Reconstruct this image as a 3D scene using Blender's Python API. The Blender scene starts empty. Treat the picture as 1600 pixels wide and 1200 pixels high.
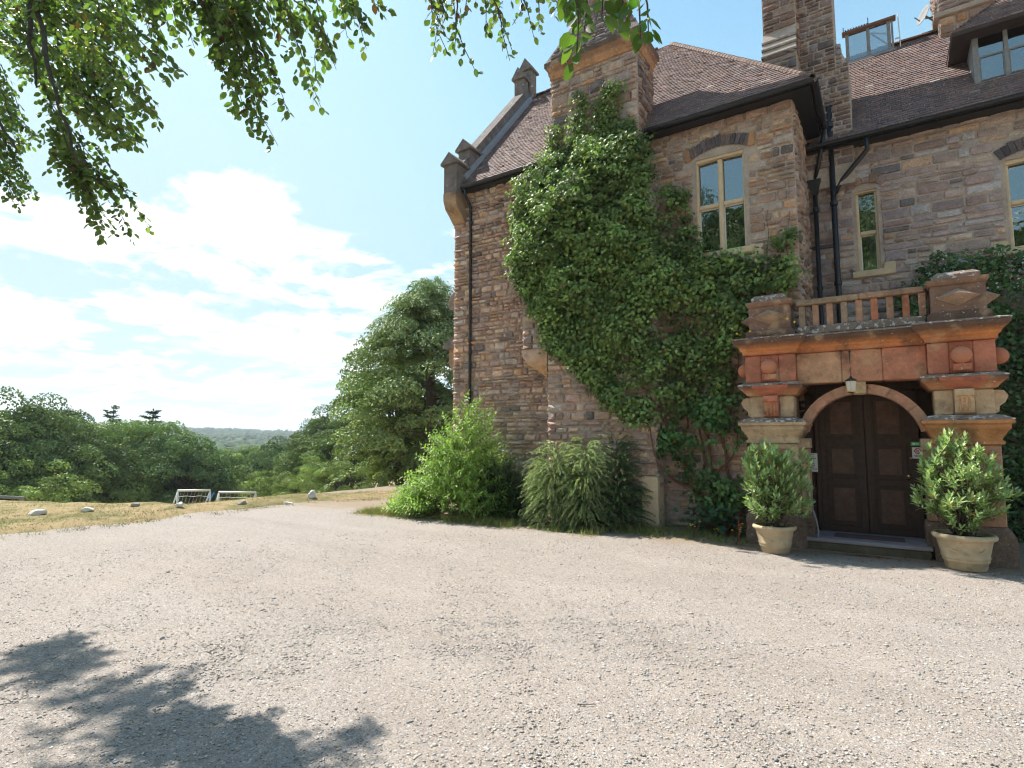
import bpy, math, random
import numpy as np
from mathutils import Vector, Matrix
R = math.radians
random.seed(7); rng = np.random.default_rng(11)
scene = bpy.context.scene
COL = scene.collection

# ------------------------------------------------------------------ camera
CAM_Z = 1.7; FPX = 880.0
PITCH = math.atan(81/FPX); YAW = R(33.5)
cam_d = bpy.data.cameras.new('camera'); cam = bpy.data.objects.new('camera', cam_d); COL.objects.link(cam)
cam_d.sensor_width = 36; cam_d.lens = 36*FPX/1600; cam_d.clip_start = .05; cam_d.clip_end = 12000
cam.location = (0, 0, CAM_Z); cam.rotation_euler = (R(90)+PITCH, 0, YAW)
scene.camera = cam

# ------------------------------------------------------------------ light
SUN_EL, SUN_AZ = 53.0, 6.0        # the sun stands to the left, a little behind the plane of the facade
SX, SY, SZ = -math.cos(R(SUN_AZ)), math.sin(R(SUN_AZ)), math.tan(R(SUN_EL))
sd = Vector((SX, SY, SZ)).normalized()
sl = bpy.data.lights.new('sun', 'SUN'); sun = bpy.data.objects.new('sun', sl); COL.objects.link(sun)
sl.energy = 4.3; sl.angle = R(.53); sl.color = (1, .95, .87)
sun.rotation_euler = sd.to_track_quat('Z', 'Y').to_euler(); sun.location = (-20, 5, 30)
scene.view_settings.view_transform = 'Standard'; scene.view_settings.look = 'None'
scene.cycles.filter_width = 1.15; scene.cycles.denoising_input_passes = 'RGB_ALBEDO'
scene.view_settings.exposure = 1.12; scene.view_settings.gamma = 1; scene.view_settings.use_curve_mapping = False

class NT:
    """small helper round a node tree"""
    def __init__(s, t): s.t = t; s.n = t.nodes; s.l = t.links
    def new(s, typ, **k):
        n = s.n.new(typ)
        for a, b in k.items():
            if a.startswith('i_'):
                key = a[2:]; key = int(key) if key.isdigit() else key.replace('_', ' ')
                s.put(n.inputs[key], b)
            else: setattr(n, a, b)
        return n
    def put(s, sock, v):
        if isinstance(v, bpy.types.NodeSocket): s.l.new(v, sock)
        elif isinstance(v, bpy.types.Node): s.l.new(v.outputs[0], sock)
        else: sock.default_value = v
    def math(s, op, a, b=0., c=0., clamp=False):
        n = s.n.new('ShaderNodeMath'); n.operation = op; n.use_clamp = clamp
        for i, v in enumerate((a, b, c)): s.put(n.inputs[i], v)
        return n.outputs[0]
    def mix(s, f, a, b, mode='MIX'):
        n = s.n.new('ShaderNodeMix'); n.data_type = 'RGBA'; n.blend_type = mode
        s.put(n.inputs[0], f)
        for i, v in ((6, a), (7, b)):
            if isinstance(v, tuple) and len(v) == 3: v = (*v, 1)
            s.put(n.inputs[i], v)
        return n.outputs[2]
    def noise(s, vec, scale, detail=4, rough=.55, out=0, typ=None):
        n = s.n.new('ShaderNodeTexNoise'); n.inputs['Scale'].default_value = scale
        n.inputs['Detail'].default_value = detail; n.inputs['Roughness'].default_value = rough
        if vec is not None: s.put(n.inputs['Vector'], vec)
        return n.outputs[out]
    def ramp(s, f, stops, interp='LINEAR'):
        n = s.n.new('ShaderNodeValToRGB'); n.color_ramp.interpolation = interp
        e = n.color_ramp.elements
        while len(e) < len(stops): e.new(.5)
        for i, (p, c) in enumerate(stops):
            e[i].position = p
            if not isinstance(c, tuple): c = (c, c, c)
            e[i].color = (*c, 1) if len(c) == 3 else c
        s.put(n.inputs[0], f); return n.outputs[0]
    def smooth(s, v, a, b):
        n = s.n.new('ShaderNodeMapRange'); n.interpolation_type = 'SMOOTHSTEP'
        s.put(n.inputs[0], v); n.inputs[1].default_value = a; n.inputs[2].default_value = b
        return n.outputs[0]

# ------------------------------------------------------------------ sky
world = bpy.data.worlds.new('World'); scene.world = world; world.use_nodes = True
w = NT(world.node_tree); w.n.clear()
sky = w.new('ShaderNodeTexSky', sky_type='NISHITA', sun_disc=False, sun_elevation=R(SUN_EL))
sky.sun_rotation = math.atan2(SX, SY)          # clockwise from +Y
sky.altitude = 60; sky.air_density = 1.0; sky.dust_density = .6; sky.ozone_density = 1.2
SKY_S = .145
tc = w.new('ShaderNodeTexCoord'); sep = w.new('ShaderNodeSeparateXYZ', i_0=tc.outputs['Generated'])
dx, dy, dz = sep.outputs
zz = w.math('ADD', w.math('MAXIMUM', dz, 0.), .13)
cv = w.new('ShaderNodeCombineXYZ', i_0=w.math('DIVIDE', dx, zz), i_1=w.math('DIVIDE', dy, zz), i_2=0.)
wn = w.noise(cv.outputs[0], 2.2, 3, .5, out=1)
wv2 = w.new('ShaderNodeVectorMath', operation='MULTIPLY_ADD', i_0=wn, i_1=(.30, .30, 0), i_2=cv.outputs[0]).outputs[0]
n1 = w.noise(wv2, 1.55, 9, .55)
n2 = w.noise(wv2, 5.5, 7, .6)
nn = w.math('ADD', w.math('MULTIPLY', n1, .72), w.math('MULTIPLY', n2, .28))
bias = w.math('ADD', w.math('MULTIPLY', w.smooth(dz, .46, .24), .165), -.065)
dens = w.math('ADD', nn, bias)
cover = w.smooth(dens, .54, .62)
thick_ = w.smooth(dens, .56, .74)
shade = w.math('MULTIPLY', w.smooth(w.noise(wv2, 2.6, 6, .6), .40, .62), w.smooth(dz, .42, .16))
cloudc = w.mix(w.math('MULTIPLY', shade, .85), (5.1, 5.1, 5.05), (2.45, 3.05, 3.4))
base = w.mix(1., sky.outputs[0], (.66, .86, .80), 'MULTIPLY')
base = w.mix(w.math('MULTIPLY', w.smooth(dz, .80, .25), 1.0), base, (1.5, 2.55, 3.05))
base = w.mix(w.math('MULTIPLY', w.smooth(dz, .22, .0), .7), base, (3.1, 3.5, 3.7))
base = w.mix(w.math('MULTIPLY', w.smooth(dx, -.25, -.95), .62), base, (2.5, 3.05, 3.25))
full = w.mix(w.math('MULTIPLY', cover, .93), base, cloudc)
bg = w.new('ShaderNodeBackground', i_Color=full, i_Strength=SKY_S)
wo = w.new('ShaderNodeOutputWorld', i_Surface=bg)

# ------------------------------------------------------------------ materials
def mat(name, base=(.5, .5, .5), rough=.8, attr=False, var=.25, vscale=6, bump=0., bscale=30, spots=None, spec=.3, metal=0, fine=0.):
    m = bpy.data.materials.new(name); m.use_nodes = True
    t = NT(m.node_tree); p = t.n['Principled BSDF']
    pos = t.new('ShaderNodeNewGeometry').outputs['Position']
    c = t.new('ShaderNodeAttribute', attribute_name='Col').outputs['Color'] if attr else (*base, 1)
    f = t.noise(pos, vscale, 6, .65)
    k = t.ramp(f, [(.25, 1-var), (.75, 1+var)])
    c = t.mix(1., c, k, 'MULTIPLY')
    if fine:
        k2 = t.ramp(t.noise(pos, vscale*9, 3, .7), [(.3, 1-fine), (.7, 1+fine)])
        c = t.mix(1., c, k2, 'MULTIPLY')
    if spots:
        for sc, lo, hi, colr, amt in spots:
            s_ = t.smooth(t.noise(pos, sc, 3, .6), lo, hi)
            c = t.mix(t.math('MULTIPLY', s_, amt), c, colr)
    t.put(p.inputs['Base Color'], c)
    p.inputs['Roughness'].default_value = rough; p.inputs['Metallic'].default_value = metal
    p.inputs['Specular IOR Level'].default_value = spec
    if bump:
        h = t.math('ADD', t.noise(pos, bscale, 5, .65), t.math('MULTIPLY', t.noise(pos, bscale*4, 3, .6), .35))
        b = t.new('ShaderNodeBump', i_Strength=bump, i_Distance=.02, i_Height=h)
        t.put(p.inputs['Normal'], b.outputs[0])
    return m

def leaf_mat(name, trans=.35, rough=.45, gloss=.12, tint=(1.15, 1.35, .55)):
    m = bpy.data.materials.new(name); m.use_nodes = True
    t = NT(m.node_tree); t.n.clear()
    c = t.new('ShaderNodeAttribute', attribute_name='Col').outputs['Color']
    d = t.new('ShaderNodeBsdfPrincipled', i_Base_Color=c, i_Roughness=rough)
    d.inputs['Specular IOR Level'].default_value = gloss*4
    tr = t.new('ShaderNodeBsdfTranslucent', i_Color=t.mix(1., c, tint, 'MULTIPLY'))
    mx = t.new('ShaderNodeMixShader', i_0=trans); t.put(mx.inputs[1], d.outputs[0]); t.put(mx.inputs[2], tr.outputs[0])
    t.new('ShaderNodeOutputMaterial', i_Surface=mx)
    return m

LICHEN = [(9, .66, .72, (.62, .6, .54), .8), (34, .68, .73, (.6, .58, .52), .7)]
M = {}
M['stone'] = mat('rubble_stone', attr=True, var=.28, vscale=5, bump=.9, bscale=22, fine=.28, rough=.9,
                 spots=[(26, .66, .71, (.62, .58, .52), .7), (2.2, .54, .76, (.17, .135, .115), .45), (11, .6, .72, (.13, .10, .09), .35)])
M['mortar'] = mat('lime_mortar', (.46, .37, .30), var=.25, vscale=3, bump=.6, bscale=40, fine=.15, rough=.95)
M['dressed'] = mat('buff_dressed_stone', (.62, .48, .31), var=.16, vscale=4, bump=.25, bscale=30, fine=.08, rough=.85)
M['tile'] = mat('clay_roof_tile', attr=True, var=.22, vscale=4, bump=.3, bscale=60, rough=.8,
                spots=[(2.6, .60, .72, (.34, .31, .26), .35), (34, .61, .68, (.6, .58, .53), .75)], spec=.35)
M['porch'] = mat('red_sandstone', attr=True, var=.32, vscale=3.2, bump=.45, bscale=26, fine=.12, rough=.88,
                 spots=[(2.4, .50, .74, (.10, .062, .045), .65), (3.1, .54, .72, (.56, .38, .22), .6), (11, .56, .72, (.14, .09, .06), .35), (24, .665, .71, (.66, .63, .58), .75)])
M['ball'] = mat('smooth_red_stone', (.50, .20, .115), var=.12, vscale=6, bump=.15, bscale=60, fine=.05, rough=.85)
M['lichen_stone'] = mat('lichened_ledge_stone', (.27, .2, .16), var=.3, vscale=5, bump=.6, bscale=30, fine=.2, rough=.95,
                 spots=[(14, .53, .60, (.66, .64, .6), .85), (4, .58, .7, (.06, .05, .05), .7)])
M['plinth'] = mat('weathered_plinth_stone', (.20, .14, .105), var=.4, vscale=5, bump=1., bscale=14, fine=.3, rough=.95, spots=[(20, .64, .72, (.5, .46, .4), .6), (3, .5, .65, (.08, .07, .05), .5)])
M['coping'] = mat('weathered_coping', (.19, .16, .145), var=.4, vscale=6, bump=.9, bscale=16, fine=.3, rough=.95, spots=LICHEN)
M['lead'] = mat('lead_flashing', (.30, .33, .37), var=.18, vscale=7, rough=.55, bump=.2, bscale=10)
M['iron'] = mat('black_cast_iron', (.018, .019, .022), var=.3, vscale=8, rough=.42, bump=.1, bscale=30, spec=.5)
M['wood'] = mat('dark_oak_door', (.075, .045, .032), var=.3, vscale=12, rough=.6, bump=.3, bscale=40)
M['woodgrey'] = mat('weathered_timber_frame', (.25, .245, .24), var=.25, vscale=14, rough=.8, bump=.2, bscale=50)
M['white'] = mat('white_paint', (.72, .71, .68), var=.08, vscale=8, rough=.5)
M['soil'] = mat('soil', (.06, .045, .03), var=.4, vscale=20, rough=1, bump=1, bscale=60)
M['pot'] = mat('sandstone_planter', (.47, .37, .235), var=.2, vscale=7, rough=.85, bump=.25, bscale=40, fine=.08,
               spots=[(9, .6, .7, (.25, .19, .12), .4)])
M['bark'] = mat('bark', (.10, .08, .065), var=.35, vscale=14, rough=.95, bump=.8, bscale=30)
M['vine'] = mat('vine_stem', (.19, .10, .06), var=.35, vscale=18, rough=.9, bump=.6, bscale=50)
M['rock'] = mat('whitewashed_rock', (.68, .66, .62), var=.2, vscale=6, rough=.9, bump=.8, bscale=14, spots=[(7, .55, .68, (.3, .28, .24), .6)])
M['rockg'] = mat('bare_grey_rock', (.38, .35, .3), var=.3, vscale=6, rough=.9, bump=.8, bscale=14)
M['doorpanel'] = mat('oak_door_panel', (.125, .068, .045), rough=.55, var=.35, vscale=9, bump=.3, bscale=50)
M['step'] = mat('slate_step', (.30, .26, .27), var=.2, vscale=5, rough=.8, bump=.3, bscale=30)
M['stepside'] = mat('shade_tinted_step_riser', (.13, .105, .07), var=.3, vscale=8, rough=.95, bump=.6, bscale=30)  # riser darker than the slab: shade on its face put into the colour
M['brass'] = mat('brass', (.75, .5, .18), rough=.3, metal=1, var=.05)
M['paper'] = mat('notice_paper', (.62, .6, .55), rough=.7, var=.03)
M['ink'] = mat('black_ink', (.03, .03, .03), rough=.7, var=.0)
M['green'] = mat('green_sign_paint', (.06, .45, .10), rough=.4, var=.03)
M['red'] = mat('red_sign_paint', (.5, .05, .04), rough=.4, var=.03)
M['blue'] = mat('blue_rope', (.03, .2, .55), rough=.6, var=.05)
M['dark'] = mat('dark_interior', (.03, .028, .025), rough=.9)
M['plaster'] = mat('porch_inner_wall', (.10, .08, .06), rough=.95, var=.3, bump=.4, bscale=20)
M['curtain'] = mat('pale_curtain', (.55, .56, .52), rough=.95, var=.06)
M['frosted'] = mat('frosted_lamp_glass', (.66, .64, .56), rough=.3, var=.05, spec=.6)
M['canopy'] = mat('distant_woodland', attr=True, rough=.95, var=.3, vscale=.08)
M['leaf'] = leaf_mat('leaf', .34, .5, .07)
M['leafg'] = leaf_mat('glossy_leaf', .3, .36, .16)
M['beech'] = leaf_mat('beech_leaf', .42, .45, .12, (1.2, 1.45, .5))
M['far'] = leaf_mat('far_foliage', .16, .6, .06)
M['dry'] = leaf_mat('grass_blade', .3, .7, .04, (1, 1, .7))

def glass(name, tint=(.85, .9, .95), dark=.62):
    m = bpy.data.materials.new(name); m.use_nodes = True
    t = NT(m.node_tree); t.n.clear()
    pos = t.new('ShaderNodeNewGeometry').outputs['Position']
    b = t.new('ShaderNodeBump', i_Strength=.06, i_Distance=.05, i_Height=t.noise(pos, 3.5, 2))
    g = t.new('ShaderNodeBsdfGlossy', i_Color=(*tint, 1), i_Roughness=.015, i_Normal=b)
    tr = t.new('ShaderNodeBsdfTransparent', i_Color=(dark, dark, dark, 1))
    fr = t.new('ShaderNodeFresnel', i_IOR=1.5, i_Normal=b)
    f = t.math('ADD', t.math('MULTIPLY', fr.outputs[0], 1.4), .17, clamp=True)
    mx = t.new('ShaderNodeMixShader', i_0=f); t.put(mx.inputs[1], tr.outputs[0]); t.put(mx.inputs[2], g.outputs[0])
    t.new('ShaderNodeOutputMaterial', i_Surface=mx); return m
M['glass'] = glass('window_glass')

# gravel: packed dusty hardcore with many coloured chips
m = bpy.data.materials.new('packed_gravel'); m.use_nodes = True; t = NT(m.node_tree); p = t.n['Principled BSDF']
pos = t.new('ShaderNodeNewGeometry').outputs['Position']
def vor(scale, feat='F1', rnd=1.):
    n = t.new('ShaderNodeTexVoronoi', feature=feat, i_Vector=pos, i_Scale=scale, i_Randomness=rnd); return n
v1, v2, v3 = vor(30), vor(75), vor(170)
dust = t.mix(t.noise(pos, .55, 5, .6), (.275, .230, .197), (.365, .317, .282))
dust = t.mix(t.math('MULTIPLY', t.smooth(t.noise(pos, .25, 3), .5, .62), .35), dust, (.31, .29, .275))
dust = t.mix(1., dust, t.ramp(t.noise(pos, 22, 5, .75), [(.3, .72), (.7, 1.22)]), 'MULTIPLY')
chip = t.ramp(t.new('ShaderNodeSeparateColor', i_0=v1.outputs['Color']).outputs[0], [(0, (.2, .18, .17)), (.3, (.36, .31, .27)), (.6, (.43, .38, .34)), (.85, (.36, .37, .39)), (1, (.58, .54, .49))])
chip2 = t.ramp(t.new('ShaderNodeSeparateColor', i_0=v2.outputs['Color']).outputs[1], [(0, (.07, .06, .055)), (.16, (.28, .23, .19)), (.65, (.355, .31, .28)), (.9, (.34, .34, .355)), (1, (.68, .62, .55))])
chip3 = t.ramp(t.new('ShaderNodeSeparateColor', i_0=v3.outputs['Color']).outputs[1], [(0, (.05, .045, .04)), (.2, (.28, .235, .195)), (.7, (.365, .32, .285)), (1, (.64, .58, .51))])
a1 = t.math('MULTIPLY', t.smooth(v1.outputs['Distance'], .42, .34), t.math('GREATER_THAN', t.new('ShaderNodeSeparateColor', i_0=v1.outputs['Color']).outputs[1], .86))
a2 = t.math('MULTIPLY', t.smooth(v2.outputs['Distance'], .48, .36), t.math('GREATER_THAN', t.new('ShaderNodeSeparateColor', i_0=v2.outputs['Color']).outputs[2], .62))
trk = t.new('ShaderNodeVectorMath', operation='MULTIPLY', i_0=pos, i_1=(.22, 1.1, 1)).outputs[0]
dust = t.mix(1., dust, t.ramp(t.noise(trk, 1.1, 5, .6), [(.35, (.84, .81, .78)), (.62, (1.08, 1.07, 1.06))]), 'MULTIPLY')
c = t.mix(.5, dust, chip3); c = t.mix(t.math('MULTIPLY', a2, .8), c, chip2); c = t.mix(t.math('MULTIPLY', a1, .85), c, chip)
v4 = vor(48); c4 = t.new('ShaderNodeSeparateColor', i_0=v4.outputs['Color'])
c = t.mix(t.math('MULTIPLY', t.math('MULTIPLY', t.smooth(v4.outputs['Distance'], .40, .22), t.math('GREATER_THAN', c4.outputs[0], .74)), .85), c, (.075, .062, .055))  # dark specks: dark stones and tiny shadows between chips, put into the colour
c = t.mix(t.math('MULTIPLY', t.math('MULTIPLY', t.smooth(v4.outputs['Distance'], .40, .25), t.math('LESS_THAN', c4.outputs[0], .12)), .7), c, (.60, .56, .51))
# brown earth and thin grass along the foot of the house
sp = t.new('ShaderNodeSeparateXYZ', i_0=pos).outputs
edge = t.math('ADD', sp[1], t.math('MULTIPLY', t.noise(pos, 1.2, 5), 1.6))
edge = t.math('SUBTRACT', edge, t.math('MULTIPLY', t.smooth(sp[0], -4, -1.5), .35))
c = t.mix(t.math('MULTIPLY', t.smooth(edge, 9.3, 10.3), .8), c, t.mix(t.noise(pos, 18, 4), (.19, .135, .09), (.36, .275, .175)))
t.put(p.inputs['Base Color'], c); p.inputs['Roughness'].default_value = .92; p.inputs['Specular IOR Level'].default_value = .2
h = t.math('ADD', t.math('MULTIPLY', a1, .7), t.math('MULTIPLY', a2, .5))
h = t.math('ADD', h, t.math('MULTIPLY', t.noise(pos, 70, 4, .7), .5))
h = t.math('ADD', h, t.math('MULTIPLY', t.smooth(v3.outputs['Distance'], .5, .1), .45))
t.put(p.inputs['Normal'], t.new('ShaderNodeBump', i_Strength=.8, i_Distance=.010, i_Height=h).outputs[0])
M['gravel'] = m

# terrain: dry lawn near, pasture and stubble far away
m = bpy.data.materials.new('dry_turf_and_fields'); m.use_nodes = True; t = NT(m.node_tree); p = t.n['Principled BSDF']
pos = t.new('ShaderNodeNewGeometry').outputs['Position']
dry = t.mix(t.noise(pos, .8, 6, .65), (.27, .20, .105), (.40, .31, .17))
dry = t.mix(t.math('MULTIPLY', t.smooth(t.noise(pos, .9, 6, .7), .44, .60), .75), dry, (.15, .15, .06))
dry = t.mix(t.math('MULTIPLY', t.smooth(t.noise(pos, 2.5, 6, .7), .58, .7), .6), dry, (.22, .13, .075))
fv = t.new('ShaderNodeTexVoronoi', i_Vector=pos, i_Scale=.0038)
fields = t.ramp(t.new('ShaderNodeSeparateColor', i_0=fv.outputs['Color']).outputs[0],
                [(0, (.15, .2, .06)), (.2, (.55, .38, .17)), (.42, (.20, .24, .08)), (.55, (.6, .45, .22)), (.85, (.42, .34, .15))], 'CONSTANT')
sq_ = t.new('ShaderNodeSeparateXYZ', i_0=pos).outputs
fields = t.mix(t.math('MULTIPLY', t.math('MULTIPLY', t.smooth(sq_[1], 765, 785), t.smooth(sq_[0], -1100, -1130)), .8), fields, (.62, .45, .22))
dist = t.new('ShaderNodeVectorMath', operation='LENGTH', i_0=pos).outputs['Value']
t.put(p.inputs['Base Color'], t.mix(t.smooth(dist, 120, 400), dry, fields)); p.inputs['Roughness'].default_value = .95
p.inputs['Specular IOR Level'].default_value = .1
hh = t.math('ADD', t.noise(pos, 6, 6, .7), t.math('MULTIPLY', t.noise(pos, 60, 3, .6), .4))
t.put(p.inputs['Normal'], t.new('ShaderNodeBump', i_Strength=.8, i_Distance=.06, i_Height=hh).outputs[0])
M['turf'] = m

# ------------------------------------------------------------------ object helpers
WLOC = {}
def tag(o, label=None, cat=None, group=None, kind=None):
    if label: o['label'] = label
    if cat: o['category'] = cat
    if group: o['group'] = group
    if kind: o['kind'] = kind
    return o
def empty(name, loc, label, cat, group=None, rz=0):
    o = bpy.data.objects.new(name, None); COL.objects.link(o); o.location = loc; o.rotation_euler.z = rz
    o.empty_display_size = .2; WLOC[o.name] = Vector(loc); return tag(o, label, cat, group)
def link_mesh(name, me, parent=None, loc=(0, 0, 0), world=True):
    """mesh given in world coordinates relative to loc; placed under parent"""
    o = bpy.data.objects.new(name, me); COL.objects.link(o)
    loc = Vector(loc); WLOC[o.name] = loc.copy()
    if parent is not None:
        o.parent = parent; o.location = loc - WLOC[parent.name] if world else loc
        if not world: WLOC[o.name] = WLOC[parent.name]+loc
    else: o.location = loc
    return o
class Bag:
    def __init__(s): s.v = []; s.f = []; s.c = []
    def add(s, v, f, c=(.5, .5, .5)):
        n = len(s.v); s.v += [tuple(x) for x in v]; s.f += [tuple(i+n for i in q) for q in f]; s.c += [c]*len(v)
    def box(s, a, b, c=(.5, .5, .5), bev=0.):
        x0, y0, z0 = a; x1, y1, z1 = b
        if bev <= 0:
            v = [(x, y, z) for z in (z0, z1) for y in (y0, y1) for x in (x0, x1)]
            s.add(v, [(0, 2, 3, 1), (4, 5, 7, 6), (0, 1, 5, 4), (2, 6, 7, 3), (0, 4, 6, 2), (1, 3, 7, 5)], c); return
        e = min(bev, (x1-x0)*.3, (y1-y0)*.3, (z1-z0)*.3)
        def oct_(z, k):
            a0, b0, a1, b1 = x0+k, y0+k, x1-k, y1-k
            return [(a0+e, b0, z), (a1-e, b0, z), (a1, b0+e, z), (a1, b1-e, z), (a1-e, b1, z), (a0+e, b1, z), (a0, b1-e, z), (a0, b0+e, z)]
        v = oct_(z0, e)+oct_(z0+e, 0)+oct_(z1-e, 0)+oct_(z1, e)
        f = [tuple(range(7, -1, -1)), tuple(range(24, 32))]
        for r in range(3):
            for i in range(8): j = (i+1) % 8; f.append((r*8+i, r*8+j, r*8+8+j, r*8+8+i))
        s.add(v, f, c)
    def tube(s, pts, rad, sides=8, c=(.5, .5, .5), cap=True):
        pts = [Vector(p) for p in pts]; n = len(pts)
        if not hasattr(rad, '__len__'): rad = [rad]*n
        v = []; f = []; up = None
        for i, p in enumerate(pts):
            d = (pts[min(i+1, n-1)]-pts[max(i-1, 0)]).normalized()
            if up is None: up = Vector((0, 0, 1)) if abs(d.z) < .9 else Vector((1, 0, 0))
            a = d.cross(up).normalized(); b = d.cross(a).normalized(); up = -b if False else up
            for k in range(sides):
                t_ = 2*math.pi*k/sides; v.append(p+(a*math.cos(t_)+b*math.sin(t_))*rad[i])
        for i in range(n-1):
            for k in range(sides):
                k2 = (k+1) % sides; f.append((i*sides+k, i*sides+k2, (i+1)*sides+k2, (i+1)*sides+k))
        if cap: f += [tuple(range(sides)), tuple(range((n-1)*sides, n*sides))]
        s.add(v, f, c)
    def prism(s, prof, x0, x1, c=(.5, .5, .5), axis='x', smooth=False):
        """closed profile [(a, z)] swept along an axis"""
        n = len(prof); v = []
        for x in (x0, x1):
            for a, z in prof: v.append((x, a, z) if axis == 'x' else (a, x, z))
        f = [tuple(range(n)), tuple(range(2*n-1, n-1, -1))]+[(i, (i+1) % n, n+(i+1) % n, n+i) for i in range(n)]
        s.add(v, f, c)
    def lathe(s, prof, center, sides=32, c=(.5, .5, .5), wob=0.):
        v = []; n = len(prof); cx, cy, cz = center
        for r, z in prof:
            for k in range(sides):
                a = 2*math.pi*k/sides; v.append((cx+r*math.cos(a), cy+r*math.sin(a), cz+z))
        f = [(i*sides+k, i*sides+(k+1) % sides, (i+1)*sides+(k+1) % sides, (i+1)*sides+k) for i in range(n-1) for k in range(sides)]
        s.add(v, f, c)
    def mesh(s, name, m, loc=(0, 0, 0), smooth=False):
        me = bpy.data.meshes.new(name); L = Vector(loc)
        me.from_pydata([tuple(Vector(v)-L) for v in s.v], [], s.f)
        ca = me.color_attributes.new('Col', 'FLOAT_COLOR', 'POINT')
        ca.data.foreach_set('color', np.c_[np.array(s.c, dtype=np.float32), np.ones(len(s.c), dtype=np.float32)].ravel())
        for k in (m if isinstance(m, (list, tuple)) else [m]): me.materials.append(k)
        if smooth: me.polygons.foreach_set('use_smooth', [True]*len(me.polygons))
        import_fix = False
        me.update(); return me
    def build(s, name, m, parent=None, loc=None, smooth=False, fix=True):
        if loc is None:
            loc = tuple(WLOC[parent.name]) if parent is not None else (0, 0, 0)
        me = s.mesh(name, m, loc, smooth)
        if fix:
            import bmesh
            bm = bmesh.new(); bm.from_mesh(me); bmesh.ops.recalc_face_normals(bm, faces=bm.faces); bm.to_mesh(me); bm.free()
        return link_mesh(name, me, parent, loc)
def centre(bag):
    a = np.array(bag.v); return Vector((a.min(0)+a.max(0))/2)
def np_mesh(name, V, F, C, m, loc=(0, 0, 0), smooth=False):
    """V (n,3), F (k,q) with one vertex count q, C (n,3)"""
    me = bpy.data.meshes.new(name); V = np.asarray(V, dtype=np.float32)-np.array(loc, dtype=np.float32); k, q = F.shape
    me.vertices.add(len(V)); me.vertices.foreach_set('co', V.ravel())
    me.loops.add(k*q); me.loops.foreach_set('vertex_index', F.astype(np.int32).ravel())
    me.polygons.add(k); me.polygons.foreach_set('loop_start', np.arange(0, k*q, q, dtype=np.int32))
    me.update(calc_edges=True)
    ca = me.color_attributes.new('Col', 'FLOAT_COLOR', 'POINT')
    ca.data.foreach_set('color', np.c_[np.asarray(C, dtype=np.float32), np.ones(len(V), dtype=np.float32)].ravel())
    me.materials.append(m)
    if smooth: me.polygons.foreach_set('use_smooth', np.ones(k, dtype=bool))
    return me
def unit(a): return a/np.maximum(np.linalg.norm(a, axis=-1, keepdims=True), 1e-9)
def leaves(P, D, N, L, Wd, C, mode='leaf'):
    """arrays of leaves: base P, direction D, normal N, length, width, colour -> V, F, C"""
    P = np.asarray(P, float); D = unit(np.asarray(D, float)); N = np.asarray(N, float)
    S = unit(np.cross(D, N)); N = unit(np.cross(S, D)); n = len(P)
    L = np.broadcast_to(L, (n,))[:, None]; Wd = np.broadcast_to(Wd, (n,))[:, None]
    if mode == 'quad':
        v = [P-S*Wd*.5, P+D*L*.45+S*Wd*.6-N*L*.1, P+D*L+S*Wd*.1, P+D*L*.55-S*Wd*.55+N*L*.1]
        f = np.array([[0, 1, 2, 3]])
    elif mode == 'oval':
        v = [P, P+D*L*.5-N*Wd*.06, P+D*L, P+D*L*.22-S*Wd*.4+N*Wd*.06, P+D*L*.55-S*Wd*.5+N*Wd*.08, P+D*L*.82-S*Wd*.28+N*Wd*.02,
             P+D*L*.22+S*Wd*.4+N*Wd*.06, P+D*L*.55+S*Wd*.5+N*Wd*.08, P+D*L*.82+S*Wd*.28+N*Wd*.02]
        f = np.array([[0, 1, 4, 3], [1, 2, 5, 4], [1, 0, 6, 7], [2, 1, 7, 8]])
    else:
        v = [P, P+D*L*.5-N*Wd*.12, P+D*L-N*L*.08, P+D*L*.4-S*Wd*.5+N*Wd*.05, P+D*L*.4+S*Wd*.5+N*Wd*.05]
        f = np.array([[0, 1, 3], [3, 1, 2], [1, 0, 4], [2, 1, 4]])
    k = len(v); V = np.stack(v, 1).reshape(-1, 3)
    F = (f[None]+(np.arange(n)*k)[:, None, None]).reshape(-1, f.shape[1])
    return V, F, np.repeat(np.asarray(C, float), k, axis=0)
def hsvj(base, n, dv=.25, dh=.12, r=None):
    r = r or rng
    b = np.array(base, float)[None].repeat(n, 0)
    b *= (1+r.normal(0, dv, (n, 1))).clip(.35, 2.2)
    b[:, 0] *= 1+r.normal(0, dh, n); b[:, 2] *= 1+r.normal(0, dh, n)
    return b.clip(.004, .9)
def rand_dirs(n): return unit(rng.normal(size=(n, 3)))
def proj(P):
    fw = Vector((-math.sin(YAW)*math.cos(PITCH), math.cos(YAW)*math.cos(PITCH), math.sin(PITCH)))
    rt = Vector((math.cos(YAW), math.sin(YAW), 0)); up = rt.cross(fw); v = Vector(P)-Vector((0, 0, CAM_Z)); z = v.dot(fw)
    if z <= .01: return (-9999, -9999, -1)
    return (800+FPX*v.dot(rt)/z, 600-FPX*v.dot(up)/z, z)
HAZE = .0003

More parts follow.
